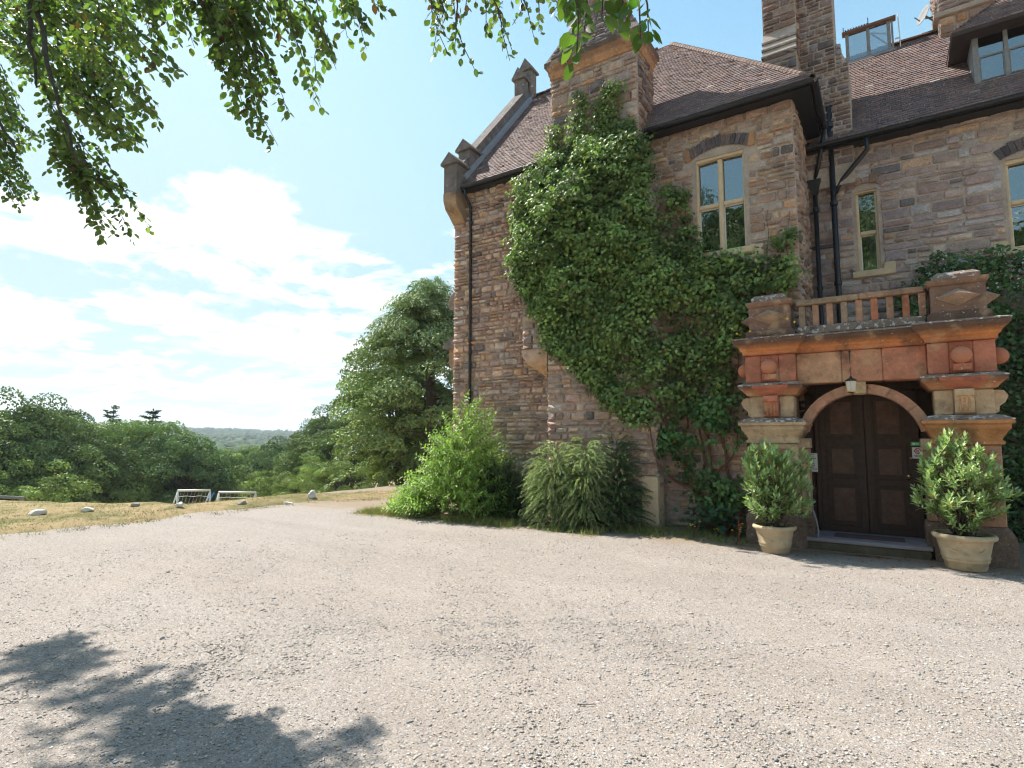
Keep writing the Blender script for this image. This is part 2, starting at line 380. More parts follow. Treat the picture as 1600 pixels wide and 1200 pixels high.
# ================================================================== GROUND
def smst(a, b, x): 
    t_ = np.clip((x-a)/(b-a), 0, 1); return t_*t_*(3-2*t_)
def wob(X, Y, s, k=0):
    return (np.sin(X*s+1.3+k)*np.cos(Y*s*1.17+.4+k*2)+.5*np.sin(X*s*2.3+Y*s*1.9+k)+.25*np.cos(X*s*5.1-Y*s*4.3+k*3))/1.75
def terrain(X, Y):
    d = -X-12.4+np.clip(.62*(Y-9.3), 0, 3.2)+.22*wob(X*0, Y, 1.9)+.12*wob(X*0, Y, 6.1, 2)
    z = -.06+.14*smst(-.1, .7, d)+.04*wob(X, Y, 3.1, 8)*smst(.05, .5, d)*smst(1.6, .9, d)+.035*wob(X, Y, 1.4, 1)*smst(.3, 2, d)*smst(60, 20, d)+.022*wob(X, Y, 4.2, 3)*smst(.2, 1, d)*smst(60, 20, d)
    z = z-.165*np.clip(d-1.4-2.3*np.clip(7.2-Y, 0, 2.5), 0, 35)*smst(.6, 3.5, d)-.05*np.clip(d-36, 0, 110)
    R_ = np.sqrt(X*X+Y*Y)
    hill = 35.0-.045*np.maximum(Y-420, -300)
    hill = np.maximum(hill, 3)+5*wob(X, Y, .0042, 2)+2.2*wob(X, Y, .013, 4)
    z = z+(hill*smst(450, 1700, R_)-9*smst(1800, 3800, R_))*(d > 60)
    z = z+1.6*wob(X, Y, .012, 5)*smst(90, 400, d)
    return z
def axis_pts(lo, hi, c, fine, grow):
    a = [c]; s = fine
    while a[-1] < hi: a.append(a[-1]+s); s = max(fine, (a[-1]-c-14)*grow)
    b = [c]; s = fine
    while b[-1] > lo: b.append(b[-1]-s); s = max(fine, (c-b[-1]-14)*grow)
    return np.array(sorted(set(a+b)))
gx = axis_pts(-5200, 900, -14., .3, .055); gy = axis_pts(-2600, 4200, 8., .3, .055)
GX, GY = np.meshgrid(gx, gy); GZ = terrain(GX, GY)
ny, nx = GX.shape; idx = np.arange(nx*ny).reshape(ny, nx)
F = np.stack([idx[:-1, :-1], idx[:-1, 1:], idx[1:, 1:], idx[1:, :-1]], -1).reshape(-1, 4)
V = np.stack([GX, GY, GZ], -1).reshape(-1, 3)
tag(link_mesh('ground', np_mesh('ground', V, F, np.full((len(V), 3), .3), M['turf'], smooth=True)), kind='structure')
# gravel sheet with gentle undulation
hx = np.arange(-14.2, 14.01, .25); hy = np.arange(-14, 26.01, .25); HX, HY = np.meshgrid(hx, hy)
HZ = .012*wob(HX, HY, 1.1, 1)+.006*wob(HX, HY, 3.7, 2)
n_y, n_x = HX.shape; idx = np.arange(n_x*n_y).reshape(n_y, n_x)
F = np.stack([idx[:-1, :-1], idx[:-1, 1:], idx[1:, 1:], idx[1:, :-1]], -1).reshape(-1, 4)
V = np.stack([HX, HY, HZ], -1).reshape(-1, 3)
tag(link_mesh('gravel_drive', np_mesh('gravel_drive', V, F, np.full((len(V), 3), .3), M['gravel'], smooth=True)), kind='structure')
def gz(x, y): return .012*wob(np.asarray(x), np.asarray(y), 1.1, 1)+.006*wob(np.asarray(x), np.asarray(y), 3.7, 2)

# loose pebbles, denser near the camera
def pebbles(n, rmin, rmax, smin, smax):
    r = rmin+(rmax-rmin)*rng.random(n)**1.25; az = YAW+(rng.random(n)-.5)*R(96)
    x = -np.sin(az)*r; y = np.cos(az)*r
    cl = wob(x, y, 1.3, 7)+.6*wob(x, y, 3.9, 4)+rng.normal(0, .5, n)
    k = (y < 9.5+.1*x) & (x > -12.5) & (cl > -.25); x, y = x[k], y[k]; n = len(x)
    s = smin+(smax-smin)*rng.random(n)**4.5
    base = np.array([[1, 0, 0], [.4, .85, .05], [-.5, .8, 0], [-1, .05, 0], [-.45, -.8, .05], [.5, -.85, 0], [.15, .1, .62], [-.05, 0, -.45]])
    F0 = np.array([[0, 1, 6], [1, 2, 6], [2, 3, 6], [3, 4, 6], [4, 5, 6], [5, 0, 6], [1, 0, 7], [2, 1, 7], [3, 2, 7], [4, 3, 7], [5, 4, 7], [0, 5, 7]])
    jit = base[None]*(1+rng.normal(0, .18, (n, 8, 1)))+rng.normal(0, .08, (n, 8, 3))
    a = rng.random(n)*6.283; ca, sa = np.cos(a), np.sin(a); el = .55+.4*rng.random(n)
    jx = jit[..., 0]; jy = jit[..., 1]*el[:, None]
    V = np.stack([jx*ca[:, None]-jy*sa[:, None], jx*sa[:, None]+jy*ca[:, None], jit[..., 2]*(.5+.5*rng.random((n, 1)))], -1)*s[:, None, None]
    V[..., 0] += x[:, None]; V[..., 1] += y[:, None]; V[..., 2] += (gz(x, y)+s*.14)[:, None]
    F = (F0[None]+(np.arange(n)*8)[:, None, None]).reshape(-1, 3)
    pal = np.array([[.50, .44, .38], [.42, .38, .33], [.38, .39, .41], [.6, .56, .5], [.26, .24, .21], [.5, .4, .3], [.33, .32, .32]])
    C = np.repeat(pal[rng.choice(len(pal), n, p=[.27, .22, .15, .1, .1, .08, .08])]*(1+rng.normal(0, .12, (n, 1))), 8, 0)
    return V.reshape(-1, 3), F, C
M['pebble'] = mat('pebble', attr=True, var=.15, vscale=60, rough=.85, bump=.3, bscale=150)
A = [pebbles(70000, 2.0, 5.5, .0025, .014), pebbles(30000, 4.5, 10.5, .006, .016), pebbles(550, 2.5, 9, .012, .028)]
off = 0; Vs, Fs, Cs = [], [], []
for v, f, c_ in A: Vs.append(v); Fs.append(f+off); Cs.append(c_); off += len(v)
tag(link_mesh('loose_gravel', np_mesh('loose_gravel', np.vstack(Vs), np.vstack(Fs), np.vstack(Cs), M['pebble'])),
    'loose grey and buff chippings scattered over the drive', 'gravel', kind='stuff')

# dry grass on the bank
def blades(x, y, z, h, wd, c, lean=.5):
    n = len(x); a = rng.random(n)*6.283
    P = np.stack([x, y, z], -1); D = np.stack([np.cos(a)*lean*rng.random(n), np.sin(a)*lean*rng.random(n), np.ones(n)], -1)
    b = rng.random(n)*6.283; N = np.stack([np.cos(b), np.sin(b), np.zeros(n)+.1], -1)
    S = unit(np.cross(D, N)); D = unit(D)
    v = np.stack([P-S*wd[:, None]/2, P+S*wd[:, None]/2, P+D*h[:, None]+np.stack([np.cos(a), np.sin(a), a*0], -1)*h[:, None]*.2], 1).reshape(-1, 3)
    F = np.arange(3*n).reshape(-1, 3); return v, F, np.repeat(c, 3, 0)
n = 90000
d = rng.random(n)**1.2*6.0+.1; y = rng.random(n)*32-4; x = -12.4-d+np.clip(.62*(y-9.3), 0, 3.2)
keep = (wob(x, y, 1.1, 3)+.6*wob(x, y, 3.3, 1)+rng.normal(0, .35, n)) > -.4; x, y, d = x[keep], y[keep], d[keep]; n = len(x)
gm = ((wob(x, y, .9, 9)+rng.normal(0, .3, n) > -.05) | ((d < 1.3) & (wob(x, y, 1.7, 2) > -.3)))[:, None]
col = np.where(gm, hsvj((.13, .16, .05), n, .3), hsvj((.31, .235, .125), n, .3))
rd_ = (d < 1.0) & (rng.random(n) < .4); col[rd_] = hsvj((.2, .11, .07), int(rd_.sum()), .3)
h = (.022+.03*rng.random(n)+.09*(rng.random(n) > .985))
v, F, C = blades(x, y, terrain(x, y), h, .004+.006*rng.random(n), col, .9)
m_ = 7000; yt = rng.random(m_)*30-3; dt = rng.normal(-.05, .16, m_); cl = wob(yt*3.1, yt*1.7, 2., 4)+rng.normal(0, .3, m_) > .0; yt, dt = yt[cl], dt[cl]; xt = -12.4-dt+np.clip(.62*(yt-9.3), 0, 3.2); m_ = len(yt)
v2_, F2, C2 = blades(xt, yt, np.maximum(terrain(xt, yt), gz(xt, yt)), .03+.07*rng.random(m_), .005+.006*rng.random(m_), np.where(rng.random((m_, 1)) < .5, hsvj((.13, .17, .05), m_, .3), hsvj((.24, .17, .10), m_, .3)), .9)
v, F, C = np.vstack([v, v2_]), np.vstack([F, F2+len(v)]), np.vstack([C, C2])
tag(link_mesh('dry_lawn_grass', np_mesh('dry_lawn_grass', v, F, C, M['dry'])), 'short parched yellow grass on the lawn bank', 'grass', kind='stuff')
# weeds along the foot of the wall
n = 26000; x = rng.random(n)*8.0-9.9; y0 = np.where(x < -4.2, 8.85+.06*(x+9.5), 9.75); y = y0+np.abs(rng.normal(0, .28, n))*np.where(rng.random(n) < .3, -.6, 1)
keep = (wob(x, y*0, 2.3, 3)+.5*wob(x, y, 5.3, 3)+rng.normal(0, .4, n)) > -.1; x, y = x[keep], y[keep]; n = len(x)
col = np.where(rng.random((n, 1)) > .4, hsvj((.15, .23, .05), n, .25), hsvj((.42, .33, .16), n, .2))
v, F, C = blades(x, y, gz(x, y), .03+.15*rng.random(n)**2.2, .005+.006*rng.random(n), col, .9)
tag(link_mesh('wall_foot_weeds', np_mesh('wall_foot_weeds', v, F, C, M['dry'])), 'thin green and straw weeds along the foot of the wall', 'weeds', kind='stuff')
# drifts of fallen leaves by the step
n = 260; x = np.r_[rng.normal(-.35, .28, 170), rng.random(90)*3.4-2]; y = np.r_[9.62-np.abs(rng.normal(0, .07, 170)), 9.3+rng.normal(0, .25, 90)]
P = np.stack([x, y, gz(x, y)+.008], -1); D = rand_dirs(n)*[1, 1, .25]; N = np.stack([rng.normal(0, .4, n), rng.normal(0, .4, n), np.ones(n)], -1)
v, F, C = leaves(P, D, N, .035+.02*rng.random(n), .022, hsvj((.30, .13, .06), n, .3), 'leaf')
tag(link_mesh('fallen_leaves', np_mesh('fallen_leaves', v, F, C, M['leaf'])), 'drift of brown fallen leaves at the foot of the porch step', 'leaves', kind='stuff')

# far woodland canopy on the hills
def blob_field(n, fn):
    base, faces = [], []
    for i, zz_ in enumerate((-.3, .25, .75)):
        r_ = (1., .95, .6)[i]
        for k in range(6): a = k*1.0472+i*.5; base.append((r_*math.cos(a), r_*math.sin(a), zz_))
    base.append((0, 0, 1.05)); base = np.array(base)
    for i in range(2):
        for k in range(6):
            k2 = (k+1) % 6; a, b, c_, d_ = i*6+k, i*6+k2, i*6+6+k2, i*6+6+k; faces += [(a, b, c_), (a, c_, d_)]
    for k in range(6): faces.append((12+k, 12+(k+1) % 6, 18))
    faces = np.array(faces)
    x, y, s, c_ = fn(n); n = len(x)
    V = base[None]*(1+rng.normal(0, .13, (n, 19, 1)))*s[:, None, None]*np.array([1, 1, .85])
    V[..., 0] += x[:, None]; V[..., 1] += y[:, None]; V[..., 2] += terrain(x, y)[:, None]+s[:, None]*.35
    return V.reshape(-1, 3), (faces[None]+(np.arange(n)*19)[:, None, None]).reshape(-1, 3), np.repeat(c_, 19, 0)
def far_fn(n):
    az = R(38)+rng.random(n)*R(60); r = 230*(3200/230)**(rng.random(n)**.75)
    x = -np.sin(az)*r; y = np.cos(az)*r
    m1 = wob(x, y, .0055, 3)+.5*wob(x, y, .017, 1)
    hedge = (np.abs((x*.8+y*.6) % 210-105) < 5) | (np.abs((x*.5-y*.86) % 260-130) < 5)
    left = smst(860, 700, y)
    k = (m1*(1-.45*(1-left))+left*1.1 > .38) | (hedge & (rng.random(n) < .5)); k &= ~((x < -1120) & (y > 775) & (r < 2700) & (np.abs((y*.9+x*.25) % 120-60) > 5)); x, y, r = x[k], y[k], r[k]
    s = (3.6+3.4*rng.random(len(x)))*(1+.6*smst(800, 2500, r))
    return x, y, s, hsvj((.045, .075, .028), len(x), .28)
v, F, C = blob_field(26000, far_fn)
tag(link_mesh('distant_woods', np_mesh('distant_woods', v, F, C, M['canopy'])), 'blue green woods and hedges over the distant hills', 'woodland', kind='stuff')

# ================================================================== TREES BEYOND THE LAWN
def clump_cloud(nc, lv, crown, clr, size, seed, base_col, mode='quad', droop=0.):
    """foliage of a crown: leaf clumps spread over and inside an uneven ellipsoid. Local coordinates, base at 0"""
    r = np.random.default_rng(seed); rx, rz, zc = crown
    u = unit(r.normal(size=(nc, 3))); u[:, 2] = np.where(u[:, 2] < -.55, -u[:, 2]*.6, u[:, 2])
    rad = (.62+.36*r.random(nc)**.5)*(1+.10*np.sin(u[:, 0]*4+seed)+.09*np.cos(u[:, 1]*5+seed*2))
    cc = u*rad[:, None]*[rx, rx, rz]+[0, 0, zc]
    cs = clr*(.6+.8*r.random(nc))
    k = r.integers(0, nc, lv*nc); dr = unit(r.normal(size=(len(k), 3))); dr[:, 2] = np.abs(dr[:, 2])*1.0-.25
    P = cc[k]+dr*(cs[k]*(.72+.3*r.random(len(k))**.5))[:, None]*[1, 1, .9]
    N = unit(dr+r.normal(0, .45, dr.shape)); D = unit(np.cross(N, r.normal(size=dr.shape)))
    D[:, 2] -= droop
    tone = (.6+.7*r.random(nc))[k][:, None]
    C = hsvj(base_col, len(k), .16, .1, r)*tone
    return leaves(P, D, N, size*(.7+.6*r.random(len(k))), size*.75, C, mode), cc
def tree_proto(seed, h, crown, nc, lv, clr, size, colr, trunk_r, mode='quad', droop=0.):
    (v, F, C), cc = clump_cloud(nc, lv, crown, clr, size, seed, colr, mode, droop)
    crown_me = np_mesh('crown', v, F, C, M['far'])
    b = Bag(); rx, rz, zc = crown; r = random.Random(seed)
    b.tube([(0, 0, -.6), (.05*h*.2, 0, h*.2), (.02*h, .02*h, h*.45), (.0, .03*h, h*.75)], [trunk_r*1.3, trunk_r, trunk_r*.7, trunk_r*.3], 8)
    for i in range(0, len(cc), max(1, len(cc)//16)):
        c_ = Vector(cc[i]); z0 = h*(.18+.3*r.random()); p0 = Vector((0, 0, z0)); mid = p0.lerp(c_, .5)+Vector((0, 0, .05*h))
        b.tube([p0, mid, c_], [trunk_r*.5, trunk_r*.28, trunk_r*.08], 5, cap=False)
    return crown_me, b.mesh('trunk', M['bark'], smooth=True)
TP = {
 'oak': tree_proto(3, 9.5, (4.3, 4.6, 4.7), 120, 380, 1.05, .15, (.15, .21, .07), .32),
 'ash': tree_proto(8, 9.0, (3.3, 4.4, 4.7), 105, 320, .9, .14, (.18, .25, .075), .25),
 'round': tree_proto(15, 7.5, (3.6, 3.7, 3.8), 110, 330, .85, .135, (.125, .19, .07), .22),
 'scrub': tree_proto(21, 5., (3.2, 2.4, 2.2), 90, 230, .65, .12, (.24, .31, .09), .12),
}
def place_tree(name, kind, x, y, sc, rz, label, group='trees beyond the lawn', zs=1., z=None):
    z = float(terrain(np.array([x]), np.array([y]))[0]) if z is None else z
    e = empty(name, (x, y, z), label, 'tree', group, rz); e.scale = (sc, sc, sc*zs)
    cr, tr = TP[kind]
    for nm, me in (('crown', cr), ('trunk', tr)):
        o = bpy.data.objects.new(nm, me); COL.objects.link(o); o.parent = e
    return e
def dirpt(px, dist):
    """ground position at a horizontal distance in the bearing of one column of the photograph"""
    a = YAW+math.atan((800-px)/FPX); return -math.sin(a)*dist, math.cos(a)*dist
FT = [  # bearing column, distance, kind, scale, label
 (-90, 44, 'oak', 1.05, 'broad dark tree at the far left edge of the view beyond the lawn'),
 (20, 46, 'oak', 1.12, 'tallest broad dark tree at the left end of the wood beyond the lawn'),
 (95, 50, 'oak', 1.13, 'big dark round-topped tree second from the left beyond the lawn'),
 (150, 56, 'ash', 1.05, 'lighter green tree at the right shoulder of the big dark trees'),
 (205, 60, 'ash', .98, 'leafy tree standing below the left of the two conifers'),
 (246, 54, 'ash', .95, 'tree with tall light crown standing in front of the conifer at the wood'),
 (296, 50, 'round', 1.0, 'neat rounded green tree behind the two football goals'),
 (340, 66, 'ash', .8, 'small light green tree right of the rounded tree by the goals'),
 (372, 72, 'round', 1.06, 'low bushy tree behind the right hand football goal'),
 (405, 70, 'ash', .84, 'upright bright green tree in the gap below the golden fields'),
 (440, 62, 'round', .78, 'small round tree below the distant fields'),
 (468, 58, 'round', .8, 'dark small tree left of the spreading oak beyond the lawn'),
 (512, 48, 'oak', .93, 'spreading oak with open crown beyond the white boulder'),
 (566, 44, 'oak', .92, 'dense oak half hidden by the pale drooping beech'),
 (180, 49, 'scrub', 1.1, 'low dark scrub under the trees left of the goals'),
 (60, 42, 'scrub', 1.05, 'low scrub in front of the big dark trees at the left'),
 (340, 52, 'scrub', .9, 'low bright bush growing directly behind the goals'),
 (425, 50, 'scrub', .85, 'bright low bush right of the goals'),
 (480, 44, 'scrub', .8, 'yellow green bush left of the white boulder'),
 (535, 40, 'scrub', .85, 'yellow green bush right of the white boulder'),
 (120, 60, 'scrub', 1.6, 'shaded undergrowth between the big dark trees'),
 (380, 64, 'scrub', 1.3, 'hedge-like thicket behind the right goal'),
 (250, 62, 'scrub', 1.5, 'dark thicket below the right hand conifer'),
]
TOPS = {-90: 636, 20: 640, 95: 648, 150: 672, 205: 669, 246: 671, 296: 686, 340: 708, 372: 712, 405: 703, 440: 700, 468: 690, 512: 656, 566: 650}
PH = {'oak': 9.6, 'ash': 9.4, 'round': 7.7, 'scrub': 4.8}
for i, (px, dist, kind, sc, lab) in enumerate(FT):
    x, y = dirpt(px, dist)
    if kind != 'scrub':      # measured tree height
        dep = dist*math.cos(math.atan((800-px)/FPX)); sc = (1.7+(681-TOPS[px])/FPX*dep-float(terrain(np.array([x]), np.array([y]))[0]))/PH[kind]*1.06
    else: sc *= .95
    place_tree('bush' if kind == 'scrub' else 'broadleaf_tree', kind, x, y, sc, i*1.3, lab,
        'bushes beyond the lawn' if kind == 'scrub' else 'trees beyond the lawn')
# wood behind the drive, seen in the window panes
for i, (x, y, k, sc, lab) in enumerate([(-12, -24, 'oak', 2.1, 'tall dark tree behind the drive, mirrored in the left light of the cross window'), (1, -26, 'oak', 2.2, 'broad tree behind the drive, mirrored in the right light of the cross window'),
        (12, -24, 'ash', 1.7, 'lighter leafy tree behind the drive, mirrored in the narrow curtained window'), (22, -18, 'oak', 1.4, 'tree behind the drive at the right, mirrored in the dormer casements')]):
    place_tree('broadleaf_tree', k, x, y, sc, i*.9, lab, 'trees behind the drive', z=0)
# the two conifers
def conifer(px, dist, top, seed, lab, flat):
    x, y = dirpt(px, dist); z = float(terrain(np.array([x]), np.array([y]))[0]); h = 1.7+(681-top)/FPX*dist*math.cos(math.atan((800-px)/FPX))-z
    e = empty('conifer_tree', (x, y, z), lab, 'tree', 'conifers above the wood'); r = np.random.default_rng(seed)
    b = Bag(); b.tube([(0, 0, -.5), (.1, 0, h*.5), (0, .1, h)], [.22, .16, .03], 7)
    o = bpy.data.objects.new('trunk', b.mesh('trunk', M['bark'])); COL.objects.link(o); o.parent = e
    P, D, N = [], [], []
    for z_ in np.arange(h*.35, h, .45):
        q = (h-z_)/(h*.55); L = (.25+2.3*q**.95) if not flat else (.35+1.9*min(1, q*1.7))
        for k in range(6):
            if r.random() < .3: continue
            a = r.random()*6.28; Lk = L*(.55+.6*r.random())
            for s_ in np.arange(.15, 1, .085):
                for _ in range(4):
                    P.append((math.cos(a)*Lk*s_+r.normal(0, .12), math.sin(a)*Lk*s_+r.normal(0, .12), z_-Lk*s_*.12+.3*s_*s_+r.normal(0, .06)))
                    D.append((math.cos(a+r.normal(0, .6)), math.sin(a+r.normal(0, .6)), r.normal(0, .2))); N.append((r.normal(0, .4), r.normal(0, .4), 1))
    n = len(P); v, F, C = leaves(P, D, N, .26, .13, hsvj((.06, .10, .05), n, .2, .08, r), 'quad')
    o = bpy.data.objects.new('crown', np_mesh('crown', v, F, C, M['far'])); COL.objects.link(o); o.parent = e
conifer(176, 70, 634, 4, 'dark pointed conifer, left of the two above the wood', False)
conifer(238, 60, 638, 9, 'dark flat-topped conifer, right of the two above the wood', True)

# big drooping beech by the corner of the house
def spray_tree(x, y, h, rx, seed):
    z = float(terrain(np.array([x]), np.array([y]))[0]); r = np.random.default_rng(seed)
    e = empty('beech_tree', (x, y, z), 'tall pale green drooping tree beside the far left corner of the stone house', 'tree')
    P, D, N, Cc = [], [], [], []; b = Bag()
    b.tube([(0, 0, -.4), (.1, .1, h*.3), (-.1, .1, h*.6), (0, 0, h*.93)], [.34, .27, .17, .03], 9)
    for i in range(190):
        t_ = r.random()**.8; z0 = h*(.08+.88*t_); a = r.random()*6.28
        L = rx*(1.08-.82*t_**1.5)*(.6+.55*r.random())
        rise = .25+.5*t_; zz0 = z0; pts = []
        for s_ in np.linspace(.05, 1, 9):
            pts.append(Vector((math.cos(a+.25*s_)*L*s_, math.sin(a+.25*s_)*L*s_, zz0+L*(rise*s_-.6*s_*s_))))
        if i % 4 == 0: b.tube(pts[::2], [.05, .035, .02, .012, .006], 5, cap=False)
        tone = .75+.5*r.random()
        nl = int(170*L/rx)+50
        for _ in range(nl):
            s_ = 8*(.2+.8*r.random()**.7); k = min(7, int(s_)); p_ = pts[k].lerp(pts[k+1], s_-k)
            dr = (pts[k+1]-pts[k]).normalized(); sd_ = Vector((-dr.y, dr.x, 0))*(1 if r.random() > .5 else -1)
            off_ = r.random()*.55*(1.1-s_/9)
            P.append(p_+sd_*off_+Vector((0, 0, -.12*off_+r.normal(0, .07)))); D.append(dr+sd_*.9+Vector((0, 0, -.25)))
            N.append((r.normal(0, .35), r.normal(0, .35), 1)); Cc.append(tone)
    n = len(P); C = hsvj((.185, .25, .10), n, .18, .08, r)*np.array(Cc)[:, None]
    v, F, C = leaves(P, D, N, .085+.035*r.random(n), .06, C, 'quad')
    (v2_, F2, C2), cc = clump_cloud(210, 330, (rx*.86, h*.47, h*.50), .78, .105, seed+3, (.23, .31, .12), 'quad', .35)
    q_ = v2_[:, 2]/h; v2_[:, :2] *= np.interp(q_, [0, .25, .6, .85, 1.05], [1.12, 1.1, .95, .62, .35])[:, None]
    v, F, C = np.vstack([v, v2_]), np.vstack([F, F2+len(v)]), np.vstack([C, C2])
    o = bpy.data.objects.new('crown', np_mesh('crown', v, F, C, M['far'])); COL.objects.link(o); o.parent = e
    o = bpy.data.objects.new('trunk', b.mesh('trunk', M['bark'], smooth=True)); COL.objects.link(o); o.parent = e
spray_tree(-16.3, 18.2, 9.4, 4.0, 5)
x, y = dirpt(625, 28); place_tree('broadleaf_tree', 'ash', x, y, .75, 2., 'darker dense tree filling the gap behind the drooping beech')

x, y = dirpt(640, 27); place_tree('bush', 'scrub', x, y, .62, .4, 'shaded bush under the left side of the tree by the house corner', 'bushes beyond the lawn')
x, y = dirpt(690, 29); place_tree('bush', 'scrub', x, y, .7, 1.9, 'bush between the house corner tree and the left end of the house', 'bushes beyond the lawn')
# ================================================================== LAWN THINGS
def goal(P0, P1, h, lab, blue=None):
    P0 = Vector(P0); P1 = Vector(P1); d = (P1-P0).normalized(); back = Vector((-d.y, d.x, 0)).normalized()
    if back.dot(P0) < 0: back = -back
    sh_ = Vector((-d.x, -d.y, 0))
    e = empty('football_goal', P0, lab, 'football goal', 'small football goals on the slope')
    b = Bag(); b.tube([P0+Vector((0, 0, h)), P1+Vector((0, 0, h))], .05, 10); b.build('crossbar', M['white'], e, smooth=True)
    for p_ in (P0, P1):
        b = Bag(); b.tube([p_, p_+Vector((0, 0, h-.05))], .042, 10); b.build('post', M['white'], e, smooth=True)
        b = Bag(); b.tube([p_+Vector((0, 0, h-.06)), p_+back*.5+sh_*.75], .03, 8); b.build('brace', M['white'], e, smooth=True)
    b = Bag(); n_ = 9
    for i in range(n_+1):
        t_ = i/n_; p_ = P0.lerp(P1, t_); pts = []
        for s_ in np.linspace(0, 1, 7): pts.append(p_+Vector((0, 0, h))+(back*.5+sh_*.75+Vector((0, 0, -h)))*s_+Vector((0, 0, -.16*math.sin(math.pi*s_)*(1+.3*math.sin(i*1.7)))))
        b.tube(pts, .005, 3, cap=False)
    for s_ in np.linspace(.12, 1, 6):
        pts = []
        for i in range(n_+1):
            t_ = i/n_; pts.append(P0.lerp(P1, t_)+Vector((0, 0, h))+(back*.5+sh_*.75+Vector((0, 0, -h)))*s_+Vector((0, 0, -.16*math.sin(math.pi*s_)*(1+.3*math.sin(i*1.7)))))
        b.tube(pts, .005, 3, cap=False)
    tag(b.build('net', M['white'], e), kind='stuff')
def tz(x, y): return float(terrain(np.array([x]), np.array([y]))[0])
def goal_at(x0, y0, x1, y1, topz0, topz1, lab):
    zb = min(tz(x0, y0), tz(x1, y1)); goal((x0, y0, zb), (x1, y1, zb), (topz0+topz1)/2-zb, lab)
goal_at(-27.4, 13.45, -26.3, 14.35, -.77, -.86, 'left of the two small white football goals, its net sagging')
goal_at(-26.0, 14.6, -24.5, 15.5, -.86, -.95, 'right of the two small white football goals, wider, beside the blue rope')
b = Bag(); z_ = tz(-26.3, 14.3); b.tube([(-26.25, 14.5, -.95), (-26.9, 14.05, z_)], .03, 6)
tag(b.build('blue_rope', M['blue'], loc=(-26.3, 14.3, z_)), 'taut blue rope slanting between the two football goals', 'rope')
e = empty('lawn_board', (-24.2, 15.9, tz(-24.2, 15.9)), 'low pale board lying propped right of the football goals', 'board')
b = Bag(); b.box((-24.35, 15.75, -1.5), (-24.2, 16.15, -1.12)); b.build('board_panel', M['white'], e)
b = Bag(); b.tube([(-24.4, 15.9, tz(-24.2, 15.9)-.1), (-24.4, 15.9, -1.4)], .04, 6); b.build('support_post', M['woodgrey'], e)
# wooden fence end at the far left
e = empty('wooden_fence', (-23.6, 6.2, tz(-23.6, 6.2)), 'short weathered timber rail and posts at the left edge of the lawn', 'fence')
for i, (x, y) in enumerate([(-24.3, 5.2), (-23.9, 5.75), (-23.2, 6.6)]):
    b = Bag(); b.box((x-.05, y-.05, tz(x, y)-.2), (x+.05, y+.05, tz(x, y)+.95)); b.build('fence_post', M['woodgrey'], e)
b = Bag(); b.tube([(-24.9, 4.5, tz(-24.9, 4.5)+.72), (-23.2, 6.6, tz(-23.2, 6.6)+.9)], .05, 6); b.build('fence_rail', M['woodgrey'], e)
b = Bag(); b.tube([(-24.9, 4.5, tz(-24.9, 4.5)+.3), (-23.2, 6.6, tz(-23.2, 6.6)+.4)], .04, 6); b.build('fence_rail', M['woodgrey'], e)
def rock(x, y, s, seed, m, lab, sz=1.):
    import bmesh
    bm = bmesh.new(); bmesh.ops.create_icosphere(bm, subdivisions=3, radius=1); r = random.Random(seed)
    pl = [(Vector((r.gauss(0, 1), r.gauss(0, 1), r.gauss(0, .8))).normalized(),   .55+.3*r.random()) for _ in range(20)]
    for v_ in bm.verts:
        for n_, d_ in pl:
            k = v_.co.dot(n_)-d_
            if k > 0: v_.co -= n_*k
        v_.co = Vector((v_.co.x*s*1.35, v_.co.y*s, v_.co.z*s*.8*sz))+Vector((0, 0, s*.35*sz))
    me = bpy.data.meshes.new('boulder'); bm.to_mesh(me); bm.free(); me.materials.append(m)
    o = link_mesh('boulder', me, None, (x, y, tz(x, y))); o.rotation_euler.z = r.random()*6
    tag(o, lab, 'rock', 'rocks along the lawn edge')
rock(-14.75, 4.46, 0.122, 1, M['rock'], 'flat white rock on the bank, nearest the left edge of the photo', 0.81)
rock(-14.34, 5.21, 0.122, 2, M['rock'], 'low white rock on the bank, second from the left', 0.68)
rock(-14.33, 6.13, 0.108, 3, M['rockg'], 'dark bare rock sunk in dry grass, third from the left', 0.74)
rock(-13.38, 6.62, 0.085, 4, M['rock'], 'whitewashed rock in front of the left football goal', 1.22)
rock(-13.02, 7.88, 0.122, 5, M['rockg'], 'grey rock in front of the right football goal', 0.68)
rock(-12.56, 8.83, 0.122, 6, M['rock'], 'flat pale rock left of the tall white boulder', 0.68)
rock(-12.83, 9.73, 0.11, 7, M['rock'], 'tall angular white boulder on the bank before the oak', 1.62)

